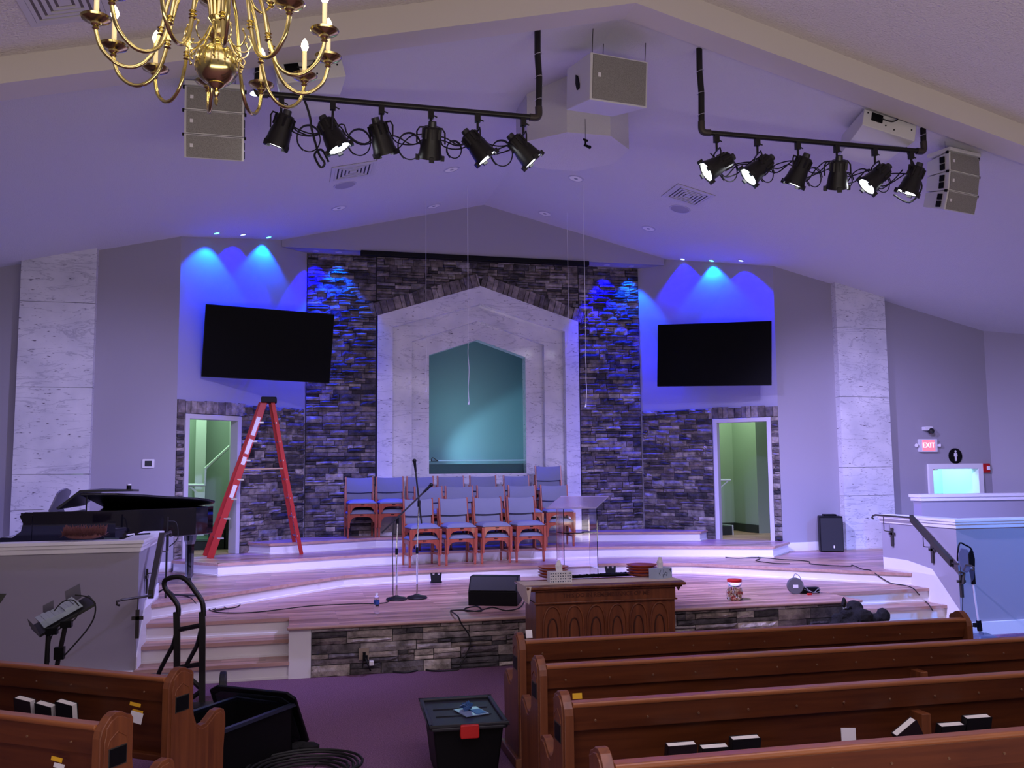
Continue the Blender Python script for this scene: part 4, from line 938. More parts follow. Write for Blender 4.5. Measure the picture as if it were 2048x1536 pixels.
for k in range(1, 8):
    f = k/8.1; a = Pf.lerp(tf, f); b = (Pf+wv).lerp(tf+topw, f)
    M(O).add([a+Vector((-.0, 0, -.012)), a+Vector((.10, 0, -.012)), b+Vector((.10, 0, -.012)), b+Vector((0, 0, -.012)), a+Vector((0, 0, .012)), a+Vector((.10, 0, .012)), b+Vector((.10, 0, .012)), b+Vector((0, 0, .012))], [(0, 1, 2, 3), (4, 5, 6, 7), (0, 1, 5, 4), (1, 2, 6, 5), (2, 3, 7, 6), (3, 0, 4, 7)]).build('step', ALU, t)
    a = Pr.lerp(tr, f); b = (Pr+wv*.8).lerp(tr+topw, f); M(O).cyl(a, b, .014, n=8).build('rear_rung', ALU, t)
M(O).tube([Pf.lerp(tf, .56)+Vector((.04, .02, 0)), Pr.lerp(tr, .565)+Vector((0, .02, 0))], .012, 6).build('spreader', mat('brass_spreader', (.45, .32, .16), .5), t)
M(O).rbox((tp.x-.12, 4.66, tp.z-.07), (tp.x+.12, 4.97, tp.z+.02), .02, 1).build('top_cap', BLACK, t, bevel=.008)
# ---- mic stands
def mic_stand(base, top, b0, b1, label, Y=None):
    B = at(*base, Z=ZS); t = thing('microphone_stand', label, 'microphone stand', B, group='round-base microphone stands'); O = off(B); Y = B.y
    M().lathe([(.13, 0), (.135, .012), (.12, .03), (.05, .045), (.02, .06)], n=28).build('base', BLACKM, t, smooth=40)
    T_ = at(*top, Y=Y); mid = Vector((B.x, B.y, ZS+.60))
    M(O).cyl(B+Vector((0, 0, .05)), mid, .0125).build('lower_pole', CHROME, t, smooth=True)
    M(O).cyl(mid, T_, .009).build('upper_pole', CHROME if b1[0] > 840 else CHROME, t, smooth=True)
    M(O).cyl(mid-Vector((0, 0, .03)), mid+Vector((0, 0, .05)), .018).cyl(T_-Vector((0, 0, .06)), T_+Vector((0, 0, .02)), .02).build('clutch', BLACK, t)
    a, b = at(*b0, Y=Y-.03), at(*b1, Y=Y-.03); M(O).cyl(a, b, .011).build('boom', BLACKM, t)
    d = (b-a).normalized(); M(O).cyl(b-d*.02, b+d*.10, .014, .019).sphere(b+d*.12, .027).build('microphone', BLACK, t, smooth=True)
    return t
mic_stand((793, 1200), (795, 1038), (763, 1066), (849, 983), 'microphone stand with boom rising to the right, left of the pair')
mic_stand((834, 1197), (838, 1004), (843, 1047), (831, 940), 'microphone stand with steep boom and highest microphone, right of the pair')
B = at(331, 1196, Z=ZT2)
t = thing('piano_microphone_stand', 'thin black stand with horizontal leg beside the grand piano', 'microphone stand', B); O = off(B)
M(O).cyl(B, B+Vector((0, 0, .95)), .012).build('pole', BLACKM, t); M().tube([(0, 0, .12), (.10, -.05, .04), (.36, -.05, .02)], .012, 6).tube([(0, 0, .12), (-.16, .1, .012)], .01, 6).tube([(0, 0, .12), (.02, .28, .012)], .01, 6).build('leg', BLACKM, t)
M().tube(smoothpts([(0, 0, .9), (.10, -.02, .88), (.12, 0, .7), (.03, -.02, .6)]), .006, 6).build('cable', RUBBER, t)
# ---- acrylic lectern
LY = 2.75; a0 = at(1128, 1100, Y=LY); a1 = at(1195, 1100, Y=LY+.0)
t = thing('acrylic_lectern', 'clear acrylic lectern with tilted top standing on the stage', 'lectern', ((a0.x+a1.x)/2, LY, ZS)); O = off(t.location)
xl, xr = a0.x, a1.x; zt = at(1140, 1018, Y=LY).z
for x in (xl, xr): M(O).box((x-.006, LY, ZS+.02), (x+.006, LY+.36, zt)).build('side_panel', ACRYL, t)
M(O).box((xl, LY+.34, ZS+.02), (xr, LY+.352, zt+.02)).build('back_panel', ACRYL, t)
M(O).box((xl-.04, LY-.05, ZS), (xr+.04, LY+.42, ZS+.014)).build('base_plate', ACRYL, t)
c = [at(1092, 1018, Y=LY-.06), at(1192, 1017, Y=LY-.06), at(1217, 994, Y=LY+.42), at(1121, 994, Y=LY+.42)]
M(O).add(c+[p+Vector((0, 0, .014)) for p in c], [(0, 1, 2, 3), (4, 5, 6, 7), (0, 1, 5, 4), (1, 2, 6, 5), (2, 3, 7, 6), (3, 0, 4, 7)]).build('reading_top', ACRT, t)
M(O).box((xl, LY+.01, ZS+.70), (xr, LY+.34, ZS+.712)).build('shelf', ACRYL, t)
# ---- floor monitor
t = thing('floor_monitor', 'black wedge floor monitor speaker on the stage edge beside its cables', 'speaker', (-1.03, .80, ZS), R(-22))
pr = [(0, 0), (-.01, .17), (.12, .34), (.30, .34), (.44, .02), (.44, 0)]
M().prism(pr, -.30, .30, 0).build('cabinet', BLACK, t, bevel=.008)
n = Vector((0, -.794, .607)); ct = Vector((0, .055, .257))
M().add([(-.28, -.008, .18), (.28, -.008, .18), (.28, .108, .332), (-.28, .108, .332), (-.28, -.016, .186), (.28, -.016, .186), (.28, .10, .338), (-.28, .10, .338)], [(0, 1, 2, 3), (4, 5, 6, 7), (0, 1, 5, 4), (1, 2, 6, 5), (2, 3, 7, 6), (3, 0, 4, 7)]).build('grille', mat('dark_grille', (.02, .02, .022), .6), t)
Tm = LOC(*(ct+n*.006)) @ n.to_track_quat('Z', 'Y').to_matrix().to_4x4()
M(Tm).tube([(.045*cos(a*pi/12), .045*sin(a*pi/12), 0) for a in range(24)], .004, 5, closed=True).tube(smoothpts([(.02, .025, 0), (-.02, .02, 0), (.015, -.012, 0), (-.02, -.026, 0)]), .004, 5).build('emblem', mat('emblem_grey', (.05, .05, .055), .4), t)
M().cbox((.305, .2, .17), (.012, .12, .04)).build('side_handle', mat('handle_grey', (.06, .06, .07), .4), t)
# ---- right floor speaker
p = (at(1640, 1104, Z=ZT2)+at(1697, 1105, Z=ZT2))/2
t = thing('floor_speaker', 'black loudspeaker standing on the platform before the right marble pilaster', 'speaker', (p.x, p.y+.05, ZT2), R(-22))
M().prism([(-.20, 0), (.20, 0), (.17, .34), (-.17, .34)], 0, .62).build('cabinet', BLACK, t, bevel=.015)
M().box((-.185, -.012, .02), (.185, .004, .59)).build('grille', mat('dark_grille', (.014, .014, .016), .6), t); M().cbox((.03, -.016, .09), (.02, .004, .045)).build('badge', LABELW, t); M().rbox((-.11, .05, .62), (.11, .25, .65), .03).build('top_handle', BLACK, t)
# ---- floor pockets with lids
for (px, py), l in (((872, 1166), 'black open floor pocket box before the choir chairs'), ((1222, 1152), 'black open floor pocket box behind the communion table')):
    p = at(px, py, Z=ZS); t = thing('floor_pocket', l, 'floor box', p, R(-10), group='stage floor pockets')
    M().box((-.085, -.02, 0), (.085, .16, .012)).build('base', BLACK, t); m = M(Matrix.Rotation(R(-14), 4, 'X')).prism([(-.07, 0), (.07, 0), (.085, .15), (.055, .15), (.05, .12), (.025, .12), (.02, .15), (-.02, .15), (-.025, .12), (-.05, .12), (-.055, .15), (-.085, .15)], .0, .03, 1); m.build('lid', BLACK, t)
# ---- bottle, jar, disc, box
p = at(753, 1227, Z=ZS); t = thing('water_bottle', 'clear plastic water bottle with blue label near the stage edge', 'bottle', p)
PET = mat('clear_plastic', (.92, .95, 1), .05, trans=1, ior=1.2)
M().lathe([(.028, 0), (.033, .01), (.033, .06), (.031, .07), (.033, .08), (.033, .15), (.026, .185), (.013, .205), (.013, .215)], n=18).build('bottle', PET, t, smooth=40)
M().lathe([(.034, .105), (.034, .15)], n=18).build('label', mat('label_blue', (.03, .08, .35), .4), t, smooth=True); M().lathe([(.015, .212), (.015, .232), (0, .232)], n=14).build('cap', LABELW, t, smooth=40)
p = at(1470, 1200, Z=ZS); t = thing('candy_jar', 'clear plastic jar of wrapped candy with red lid on the stage edge', 'jar', p)
M().lathe([(.085, 0), (.10, .015), (.10, .11), (.09, .14), (.07, .165), (.085, .19), (.085, .225)], n=24).build('jar', PET, t, smooth=40)
M().lathe([(.09, .222), (.092, .228), (.092, .25), (.085, .256), (0, .256)], n=24).build('lid', REDP, t, smooth=40)
rj = random.Random(5); m = M(); CC = [(.75, .45, .30), (.80, .70, .62), (.55, .12, .08), (.72, .55, .30), (.8, .78, .75)]
for k in range(110):
    a = rj.uniform(0, 2*pi); r_ = rj.uniform(.0, .078); z = .012+rj.uniform(0, .115); m.col = rj.choice(CC)
    m.T = LOC(r_*cos(a), r_*sin(a), z) @ rotm(rj.uniform(0, 3), rj.uniform(0, 3), rj.uniform(0, 3)); m.cbox((0, 0, 0), (.032, .018, .014))
o = m.build('wrapped_candy', mat('candy_wrap', (.6, .4, .3), .35, var=.2, attr=True), t, merge=False); o['kind'] = 'stuff'
p = at(1591, 1188, Z=ZS); t = thing('cable_reel', 'dark grey round cord reel with pale label lying on the right stage floor', 'reel', p, R(-15))
M().cyl((0, -.03, .105), (0, .03, .105), .105, n=26).build('drum', mat('reel_grey', (.10, .10, .11), .5), t, bevel=.008); M().box((-.035, -.034, .08), (.03, -.029, .12)).build('label', LABELW, t)
M().tube(smoothpts([(-.02, 0, .2), (0, -.02, .26), (.06, -.02, .22), (.09, -.03, .12), (.2, -.08, .03), (.3, -.06, .04)]), .005, 5).build('cord', mat('grey_cord', (.2, .2, .22), .5), t)
p = at(1625, 1187, Z=ZS); t = thing('power_adapter', 'small black power box lying beside the round cord reel', 'power box', p, R(-8))
M().box((-.13, 0, 0), (.10, .10, .075)).build('case', BLACK, t, bevel=.008); M().tube(smoothpts([(-.12, -.02, .06), (.0, -.03, .02), (.06, -.03, .06), (.1, -.02, .05)]), .005, 5).build('cord', mat('grey_cord2', (.2, .2, .22), .5), t)
p = at(1619, 1190, Z=ZS); t = tag(M().cbox((0, 0, .012), (.05, .03, .024)).build('red_clip', REDP), 'tiny red clip lying in front of the small power box', 'clip'); t.location = p
# ---- cables over the stage
def floor_cable(name, px, z, r, label, lift=.006, group=None):
    return cable(name, [at(x, y, Z=(zz if zz is not None else z))+Vector((0, 0, lift)) for x, y, zz in [(q+(None,))[:3] for q in px]], r, label, group=group)
floor_cable('microphone_cable', [(787, 1196), (775, 1205), (753, 1208), (700, 1209), (620, 1213), (560, 1220), (500, 1226), (440, 1226), (418, 1219), (440, 1213), (452, 1218), (430, 1222), (440, 1210), (478, 1208), (470, 1216), (425, 1220)], ZS, .006, 'black microphone cable running left across the stage to a small coil')
floor_cable('stand_cable', [(340, 1190), (362, 1192), (380, 1196), (392, 1208)], ZT2, .005, 'short black cable crossing the left end of the low choir platform')
cable('mic_lead', [at(788, 1042, Y=1.6), at(785, 1090, Y=1.6), at(786, 1150, Y=1.62), at(786, 1185, Y=1.64), at(787, 1196, Z=ZS)], .005, 'thin black lead hanging down beside the left microphone stand')
floor_cable('monitor_cable', [(1052, 1196), (1040, 1216), (1012, 1222), (985, 1216), (960, 1222), (935, 1224), (930, 1218), (955, 1214), (962, 1224), (925, 1221), (901, 1222)], ZS, .008, 'black cable tangled around the base of the floor monitor')
cable('extension_cable', [at(901, 1222, Z=ZS+.01), at(915, 1232, Y=-.1), at(923, 1248, Y=-.12), at(938, 1270, Y=-.12), at(940, 1290, Y=-.12), at(932, 1310, Y=-.12), at(922, 1327, Y=-.14), at(915, 1339, Z=.012), at(870, 1342, Z=.012), at(845, 1339, Z=.012), at(810, 1345, Z=.012), at(770, 1342, Z=.012), at(745, 1344, Z=.012), at(736, 1330, Y=-.15), at(731, 1316, Y=-.15)], .008, 'black cable falling over the stage front stone to the outlet')
_rp, _rn = Vector((2.70, 3.22, 0))+Vector((-.71, -.70, 0))*.045, (.71, .70, 0)
_up = Vector((0, 0, .012))
cable('power_cable', [at(x, y, Z=ZT2)+_up for x, y in ((1451, 1116), (1478, 1118), (1511, 1116), (1560, 1120), (1615, 1124), (1625, 1130), (1695, 1134), (1705, 1132), (1725, 1140), (1740, 1142))]
      + [at_plane(x, y, _rp, _rn) for x, y in ((1752, 1148), (1765, 1157), (1777, 1164))] + [at(x, y, Z=ZS)+_up for x, y in ((1790, 1170), (1812, 1173), (1827, 1179))]
      + [at(1836, 1187, Y=.55)] + [at(x, y, Z=Z2)+_up for x, y in ((1846, 1199), (1857, 1210))] + [at(1864, 1219, Y=.22)] + [at(x, y, Z=Z1)+_up for x, y in ((1870, 1228), (1876, 1237))],
      .007, 'thin black power cable running from the platform down the right steps')
floor_cable('power_strip_cable', [(1580, 1128), (1545, 1127), (1512, 1122), (1520, 1118), (1511, 1112), (1498, 1112)], ZT2, .007, 'short black cable looped on the platform before the right doorway')
p = at(1492, 1114, Z=ZT2); t = tag(M(rotm(0, 0, R(-12))).box((-.14, -.03, 0), (.14, .03, .03)).build('power_strip', BLACK, bevel=.005), 'flat black power strip on the platform before the right doorway', 'power strip'); t.location = p

# ---- communion table
TX, TY, TW, TD, TH = -.355, -1.37, 1.45, .46, 1.02
t = thing('communion_table', 'carved wooden communion table with arched panels before the stage', 'table', (TX, TY, 0), R(-2))
M().box((-TW/2, 0, .10), (TW/2, TD, TH-.16)).build('body', ALTW, t, bevel=.006); M().box((-TW/2-.03, -.03, 0), (TW/2+.03, TD+.03, .10)).build('plinth', ALTW, t, bevel=.01)
M().box((-TW/2-.004, -.012, TH-.16), (TW/2+.004, TD+.012, TH-.04)).box((-TW/2-.018, -.028, TH-.175), (TW/2+.018, TD+.02, TH-.158)).build('frieze', ALTW, t, bevel=.004)
M().box((-TW/2-.10, -.07, TH-.03), (TW/2+.10, TD+.07, TH)).box((-TW/2-.07, -.045, TH-.05), (TW/2+.07, TD+.045, TH-.03)).build('tabletop', ALTW, t, bevel=.009)
DKW = mat('carving_groove', (.05, .012, .005), .5)
for k in range(6):
    cx = -TW/2+.17+(TW-.34)/5*k; w_ = .085
    def arch(w_, zb, zs, za, r, y):
        pts = [(cx-w_, y, zb), (cx-w_, y, zs)] + [(cx-w_*cos(q*pi/2/5)**.9, y, zs+(za-zs)*sin(q*pi/2/5)) for q in range(1, 6)]
        pts += [(2*cx-p_[0], y, p_[2]) for p_ in pts[::-1][1:]]
        return M().tube(pts, r, 6)
    o = arch(.093, .16, .64, .82, .011, -.004).build('arch_moulding', ALTW, t, smooth=True)
    arch(.05, .18, .56, .70, .007, -.002).build('inner_arch', DKW, o, smooth=True)
tf_ = txt('THIS DO IN REMEMBRANCE OF ME', .058, (0, -.0145, TH-.10), mat('carved_letter', (.09, .022, .009), .5), t, name='carved_lettering')
def on_table(px, py, z=TH): return at(px, py, Z=z)
# runner cloth with hanging corners
m = M()
A = Matrix.Translation((TX, TY, 0)) @ Matrix.Rotation(R(-2), 4, 'Z')
m.T = Matrix.Identity(4)
m.box((-TW/2-.10, .07, TH+.001), (TW/2+.10, .40, TH+.005))
m.add([(-TW/2-.105, -.05, TH+.006), (-TW/2-.105, .40, TH+.006), (-TW/2-.108, .34, TH-.08), (-TW/2-.11, .04, TH-.14), (-TW/2-.06, -.078, TH+.006), (-TW/2-.085, -.078, TH-.16)], [(0, 1, 2, 3), (0, 3, 5, 4)])
m.add([(TW/2+.105, 0, TH+.006), (TW/2+.105, .38, TH+.006), (TW/2+.125, .2, TH-.12)], [(0, 1, 2)])
o = m.build('table_runner', CLOTHW); sm_ = o.modifiers.new('thickness', 'SOLIDIFY'); sm_.thickness = .003; tag(o, 'cream cloth runner draped over the ends of the communion table', 'cloth'); o.location = (TX, TY, 0); o.rotation_euler = (0, 0, R(-2))
TERR = mat('offering_plate_wood', (.60, .15, .055), .3, coat=.3)
for (px, py), nn, l in (((1110, 1158), 4, 'left'), ((1288, 1154), 4, 'right')):
    p = on_table(px, py); p.y += .06
    for k in range(nn):
        o = M().lathe([(.09, 0), (.12, .004), (.158, .024), (.165, .030), (.156, .032), (.11, .016), (0, .012)], n=32).build('offering_plate', TERR, smooth=50)
        tag(o, 'round wooden offering plate, %s of the %s stack on the communion table' % (('lowest', 'second lowest', 'second highest', 'topmost')[k], l), 'plate', 'offering plates of the %s stack' % l); o.location = (p.x, p.y, TH+.007+.030*k)
def tissue_box(p, rz, label, c1, diag):
    t = thing('tissue_box', label, 'tissue box', p, rz, group='tissue boxes')
    W, D, H = .115, .06, .105
    mt = mat('tissue_print', c1, .5); M().box((-W, -D, 0), (W, D, H)).build('box', mt, t)
    m = M(); dk = mat('print_dark', (.02, .04, .10), .5)
    if diag:
        for k in range(9):
            for j in range(4):
                x = -W+.012+.025*k; z = .012+.026*j
                if (k+j) % 2: m.T = LOC(x, -D-.001, z) @ Matrix.Rotation(pi/4, 4, 'Y'); m.cbox((0, 0, 0), (.017, .002, .005)); m.cbox((0, 0, 0), (.005, .002, .017))
                else: m.T = LOC(x, -D-.001, z) @ Matrix.Rotation(pi/4, 4, 'Y'); m.cbox((0, 0, 0), (.009, .002, .009))
    else:
        rr = random.Random(2)
        for k in range(12):
            m.T = LOC(rr.uniform(-W+.02, W-.02), -D-.001, rr.uniform(.02, H-.02)) @ Matrix.Rotation(rr.uniform(0, 3), 4, 'Y'); m.cbox((0, 0, 0), (.035, .002, .005))
    m.build('print', dk, t)
    m = M(); rr = random.Random(4); n = 9
    for j in range(2):
        pts0 = [(cos(a*2*pi/n)*(.035-.01*j), sin(a*2*pi/n)*.018, H) for a in range(n)]
        pts1 = [(cos(a*2*pi/n+.3)*(.03+.012*rr.random())-.01, sin(a*2*pi/n)*(.02+.01*rr.random()), H+.05+.02*rr.random()) for a in range(n)]
        pts2 = [(cos(a*2*pi/n+.5)*.012+rr.uniform(-.01, .01), sin(a*2*pi/n)*.01, H+.085+.03*rr.random()) for a in range(n)]
        m.add(pts0+pts1+pts2, [(r0*n+i, r0*n+(i+1) % n, (r0+1)*n+(i+1) % n, (r0+1)*n+i) for r0 in range(2) for i in range(n)])
    m.build('tissue', mat('tissue_paper', (.85, .84, .88), .8), t)
tissue_box(on_table(1122, 1166)+Vector((0, .05, .005)), R(-2), 'white tissue box with black diamond print on the left of the communion table', (.75, .75, .78), True)
tissue_box(on_table(1325, 1158)+Vector((0, .05, .005)), R(28), 'pale blue tissue box on the right end of the communion table', (.45, .55, .72), False)
m = M(); rr = random.Random(9); a, b = on_table(1147, 1158), on_table(1262, 1151)
for k in range(26):
    p = a.lerp(b, k/25); m.sphere((p.x, p.y+.02, TH+.022+.006*rr.random()), .02, 8, (1.1, 1.3, .75))
p = a.lerp(b, .5); m.box((a.x, a.y+.02, TH+.006), (b.x, a.y+.10, TH+.03)); tag(m.build('scalloped_strip', BLACK, smooth=40), 'long black scalloped strip lying between the plate stacks on the table', 'strip')
# ================================================================ pews
def end_panel(m, x0, x1, grow=0):
    g = grow
    pr = [(-.055+g, 0+0), (-.055+g, .84-g), (-.045+g, .875-g), (-.02, .905-g), (.01, .935-g), (.045, .95-g), (.085, .945-g), (.12, .925-g), (.15, .915-g), (.165-g, .895-g), (.165-g, .70), (.175-g, .63-g), (.20, .575-g), (.24, .55-g), (.29, .555-g), (.34, .585-g), (.38, .61-g), (.43, .615-g), (.465-g, .60-g), (.48-g, .57-g), (.485-g, .50), (.47-g, .35), (.47-g, 0)]
    return m.prism(pr, x0, x1, 0)
def pew(origin, rz, L, label, group, dividers=(), ends=(1, 1)):
    t = thing('church_pew', label, 'pew', (origin[0], origin[1], 0), rz, group=group)
    bk = M(); bk.add([(0, -.02, .88), (L, -.02, .88), (L, .02, .88), (0, .02, .88), (0, .10, .40), (L, .10, .40), (L, .14, .40), (0, .14, .40)], [(0, 1, 2, 3), (4, 5, 6, 7), (0, 1, 5, 4), (1, 2, 6, 5), (2, 3, 7, 6), (3, 0, 4, 7)])
    b = bk.build('backrest', PEWW, t)
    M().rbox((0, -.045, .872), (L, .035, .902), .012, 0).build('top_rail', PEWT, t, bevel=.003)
    r_ = M().add([(0, -.038, .875), (L, -.038, .875), (L, -.005, .875), (0, -.005, .875), (0, -.006, .745), (L, -.006, .745), (L, .02, .745), (0, .02, .745)], [(0, 1, 2, 3), (4, 5, 6, 7), (0, 1, 5, 4), (1, 2, 6, 5), (2, 3, 7, 6), (3, 0, 4, 7)]).build('upper_band', PEWW, t, bevel=.004)
    m = M()
    n = int(L/.30)
    for k in range(n):
        x = .13+.30*k; m.cyl((x, -.026, .80), (x, -.018, .802), .006, n=8)
    o = m.build('screw_cap', mat('screw_cap', (.20, .11, .06), .35), r_); o['kind'] = 'stuff'
    m = M().box((0, .06, .36), (L, .50, .40)); m.build('seat', PEWW, t, bevel=.006); M().rbox((.03, .12, .40), (L-.03, .49, .445), .02, 0).build('cushion', FABRIC2, t)
    M().box((.02, .44, .25), (L-.02, .46, .36)).build('seat_apron', PEWW, t)
    for k, x in enumerate((0, L)):
        if not ends[k]: continue
        s = -1 if k == 0 else 1
        e = end_panel(M(), min(x, x+s*.052), max(x, x+s*.052)).build('end_panel', PEWE, t, bevel=.004)
        end_panel(M(), min(x+s*.045, x+s*.060), max(x+s*.045, x+s*.060), .022).build('raised_face', PEWE, e, bevel=.003)
        ar = M().tube([(x+s*.060, y, z) for y, z in ((-.01, .79), (.0, .82), (.03, .84), (.055, .855), (.08, .84), (.11, .82), (.12, .79))], .004, 5).build('carved_arch', PEWE, e)
        M().box((min(x+s*.058, x+s*.064), .0, .69), (max(x+s*.058, x+s*.064), .11, .775)).build('plaque', BLACK, e); 
        M().box((min(x+s*.056, x+s*.062), -.006, .684), (max(x+s*.056, x+s*.062), .116, .781)).build('plaque_rim', BRONZE, e)
        M().box((min(x, x+s*.09), -.06, 0), (max(x, x+s*.09), .49, .07)).build('foot_block', PEWE, e, bevel=.008)
    for x in dividers: M().box((x-.03, -.085, .42), (x+.03, .06, .72)).build('divider_post', PEWE, t, bevel=.005)
    xs = [0.35] + [d + .35 for d in dividers]
    for x in xs:
        if x+.9 < L: M().box((x, -.10, .46), (x+.95, .07, .475)).box((x, -.108, .46), (x+.95, -.098, .53)).box((x, -.10, .46), (x+.012, .06, .53)).box((x+.938, -.10, .46), (x+.95, .06, .53)).build('book_rack', PEWW, t)
    return t
GR, GL = 'pews right of the aisle', 'pews left of the aisle'
RZ = R(-1.3)
pews = {}
pews['P1'] = pew((-1.74, -3.44), RZ, 3.74, 'front right wooden pew, nearest the stage, with both ends in view', GR, (2.0,))
pews['P2'] = pew((-1.83, -4.31), RZ, 4.9, 'second wooden pew from the stage on the right', GR, (2.72,))
pews['P3'] = pew((-1.96, -5.27), RZ, 4.9, 'third wooden pew from the stage on the right, with hymnals behind', GR, (2.12,))
pews['P4'] = pew((-2.10, -6.30), RZ, 4.9, 'nearest right wooden pew at the lower right corner', GR, (2.6,))
LA = R(-35)
for nm, (ex, ey), l in (('L1', (-4.16, -3.99), 'left wooden pew nearest the stage with three hymnals behind'), ('L2', (-4.36, -5.03), 'left wooden pew in the lower left corner')):
    Lg = 3.9; pews[nm] = pew((ex-Lg*cos(LA), ey-Lg*sin(LA)), LA, Lg, l, GL)
def pew_pt(nm, px, py, y=-.075):
    """point of the pew's rear face (local y) seen at a photo point, in pew coordinates"""
    o = pews[nm]; rz = o.rotation_euler.z; n = Vector((-sin(rz), cos(rz), 0)); p = at_plane(px, py, Vector(o.location)+n*y, n)
    d = p-Vector(o.location); return Vector((d.x*cos(rz)+d.y*sin(rz), y, d.z))
def world(nm, v):
    o = pews[nm]; rz = o.rotation_euler.z; return Vector((o.location.x+v.x*cos(rz)-v.y*sin(rz), o.location.y+v.x*sin(rz)+v.y*cos(rz), v.z))
def book(nm, px0, px1, py, label, th=.046, lean=0, cov=None, tall=None, kk=0):
    """hymnal standing in the rack: top edge between px0 and px1 at height py"""
    a, b = pew_pt(nm, px0, py), pew_pt(nm, px1, py); c = (a+b)/2; w_ = max(.12, min(.17, abs(b.x-a.x))); top = c.z; H = tall or .22
    z0 = top-H; wp = world(nm, Vector((c.x, -.062, z0)))
    t = thing('hymnal', label, 'book', wp, pews[nm].rotation_euler.z, group='hymnals in the pew racks')
    T = Matrix.Translation((0, 0, H/2)) @ Matrix.Rotation(lean, 4, 'Y') @ Matrix.Translation((0, 0, -H/2)) @ Matrix.Rotation(R(13), 4, 'X')
    M(T).box((-w_/2, -th/2, 0), (w_/2, -th/2+.004, H)).box((-w_/2, th/2-.004, 0), (w_/2, th/2, H)).box((-w_/2, -th/2, 0), (-w_/2+.004, th/2, H)).build('cover', cov or COVER, t)
    M(T).box((-w_/2+.004, -th/2+.004, .004), (w_/2-.005, th/2-.004, H-.003)).build('pages', PAGE, t)
    return t
BLK = mat('black_book_cover', (.008, .008, .010), .5)
book('L1', 40, 73, 1392, 'dark maroon hymnal, leftmost of three behind the left pew', 0.048, R(6)); book('L1', 80, 113, 1403, 'black hymnal, shorter middle one of three behind the left pew', 0.050, R(7), BLK, .19); book('L1', 122, 156, 1399, 'dark hymnal, right one of three behind the left pew', 0.048, R(7), BLK)
book('P3', 1328, 1386, 1481, 'dark hymnal, leftmost of the group behind the third right pew'); book('P3', 1396, 1450, 1486, 'black hymnal with cream pages, middle of the left group behind the third right pew', 0.050, 0, BLK, .2); book('P3', 1455, 1513, 1468, 'taller black hymnal, right of the left group behind the third right pew', 0.046, 0, BLK)
book('P3', 1792, 1840, 1440, 'dark hymnal leaning steeply to the left behind the third right pew', 0.048, R(-32)); book('P3', 1870, 1918, 1443, 'black hymnal with cream pages beside the leaning one behind the third right pew', 0.050, 0, BLK, .2); book('P3', 1918, 1972, 1427, 'taller black hymnal, rightmost behind the third right pew', 0.048, 0, BLK)
book('P2', 1407, 1455, 1379, 'black hymnal standing alone behind the second right pew', 0.048, 0, BLK); book('P2', 1315, 1358, 1391, 'barely visible hymnal left of the lone one behind the second right pew', 0.042, 0); book('P2', 1955, 1998, 1343, 'hymnal with pale pages at the right edge behind the second right pew', 0.046, 0, BLK)
def card(nm, px0, py0, px1, py1, mt, label, nme='pew_card', y=-.04, lean=0, cat='card'):
    a, b = pew_pt(nm, px0, py0, y), pew_pt(nm, px1, py1, y); c = (a+b)/2; w_, h = max(.03, abs(b.x-a.x)), max(.02, abs(a.z-b.z))
    T = rotm(R(-8), lean, 0); o = M(T).cbox((0, 0, 0), (w_, .004, h)).build(nme, mt); o.location = world(nm, c); o.rotation_euler = (0, 0, pews[nm].rotation_euler.z); return tag(o, label, cat)
card('L1', 260, 1405, 281, 1413, GOLD, 'upper yellow card in the holder behind the left pew', lean=R(6)); card('L1', 264, 1419, 284, 1440, GOLD, 'lower yellow card half covered in the holder behind the left pew', y=-.03, lean=R(6)); card('L1', 261, 1423, 284, 1447, LABELW, 'white printed card in front of the yellow card behind the left pew', y=-.055, lean=R(8))
card('L2', 103, 1513, 124, 1524, GOLD, 'yellow card behind the lower left pew', lean=R(5)); card('L2', 108, 1526, 128, 1538, LABELW, 'white card under the yellow one behind the lower left pew', y=-.05, lean=R(5))
card('P2', 1145, 1387, 1164, 1397, GOLD, 'yellow card behind the second right pew near the aisle'); card('P3', 1682, 1457, 1712, 1485, LABELW, 'white printed card standing behind the third right pew', y=-.06, lean=R(4))
o = M(rotm(R(-20), 0, 0)).cbox((0, 0, 0), (.05, .004, .06)).build('paper_slip', LABELW); p = at(1058, 1268, Y=-3.3); o.location = p; tag(o, 'small white paper slip behind the aisle end of the front right pew', 'paper')
# ================================================================ things on the carpet
# ---- latching tote
t = thing('storage_tote', 'black plastic storage tote with red latches standing in the aisle', 'storage box', (-2.21, -3.42, 0), R(-3))
def taper(m, w0, d0, w1, d1, z0, z1): return m.add([(-w0, -d0, z0), (w0, -d0, z0), (w0, d0, z0), (-w0, d0, z0), (-w1, -d1, z1), (w1, -d1, z1), (w1, d1, z1), (-w1, d1, z1)], [(0, 1, 2, 3), (4, 5, 6, 7), (0, 1, 5, 4), (1, 2, 6, 5), (2, 3, 7, 6), (3, 0, 4, 7)])
taper(M(), .20, .30, .245, .35, 0, .39).build('bin', BLACK, t, bevel=.012)
LIDM = mat('tote_lid', (.014, .015, .020), .45)
ld = M().rbox((-.275, -.385, .385), (.275, .385, .41), .04); 
for a_, b_ in (((-.275, -.385), (.275, -.35)), ((-.275, .35), (.275, .385)), ((-.275, -.385), (-.245, .385)), ((.245, -.385), (.275, .385))): ld.box((*a_, .405), (*b_, .43))
lid = ld.build('lid', LIDM, t, bevel=.008)
for y in (-.10, .10): M().box((-.2, y-.006, .41), (.2, y+.006, .416)).build('rib', LIDM, lid)
for s in (-1, 1): M().rbox((-.065, min(s*.36, s*.41), .335), (.065, max(s*.36, s*.41), .425), .012, 1).build('latch', REDP, t, bevel=.006)
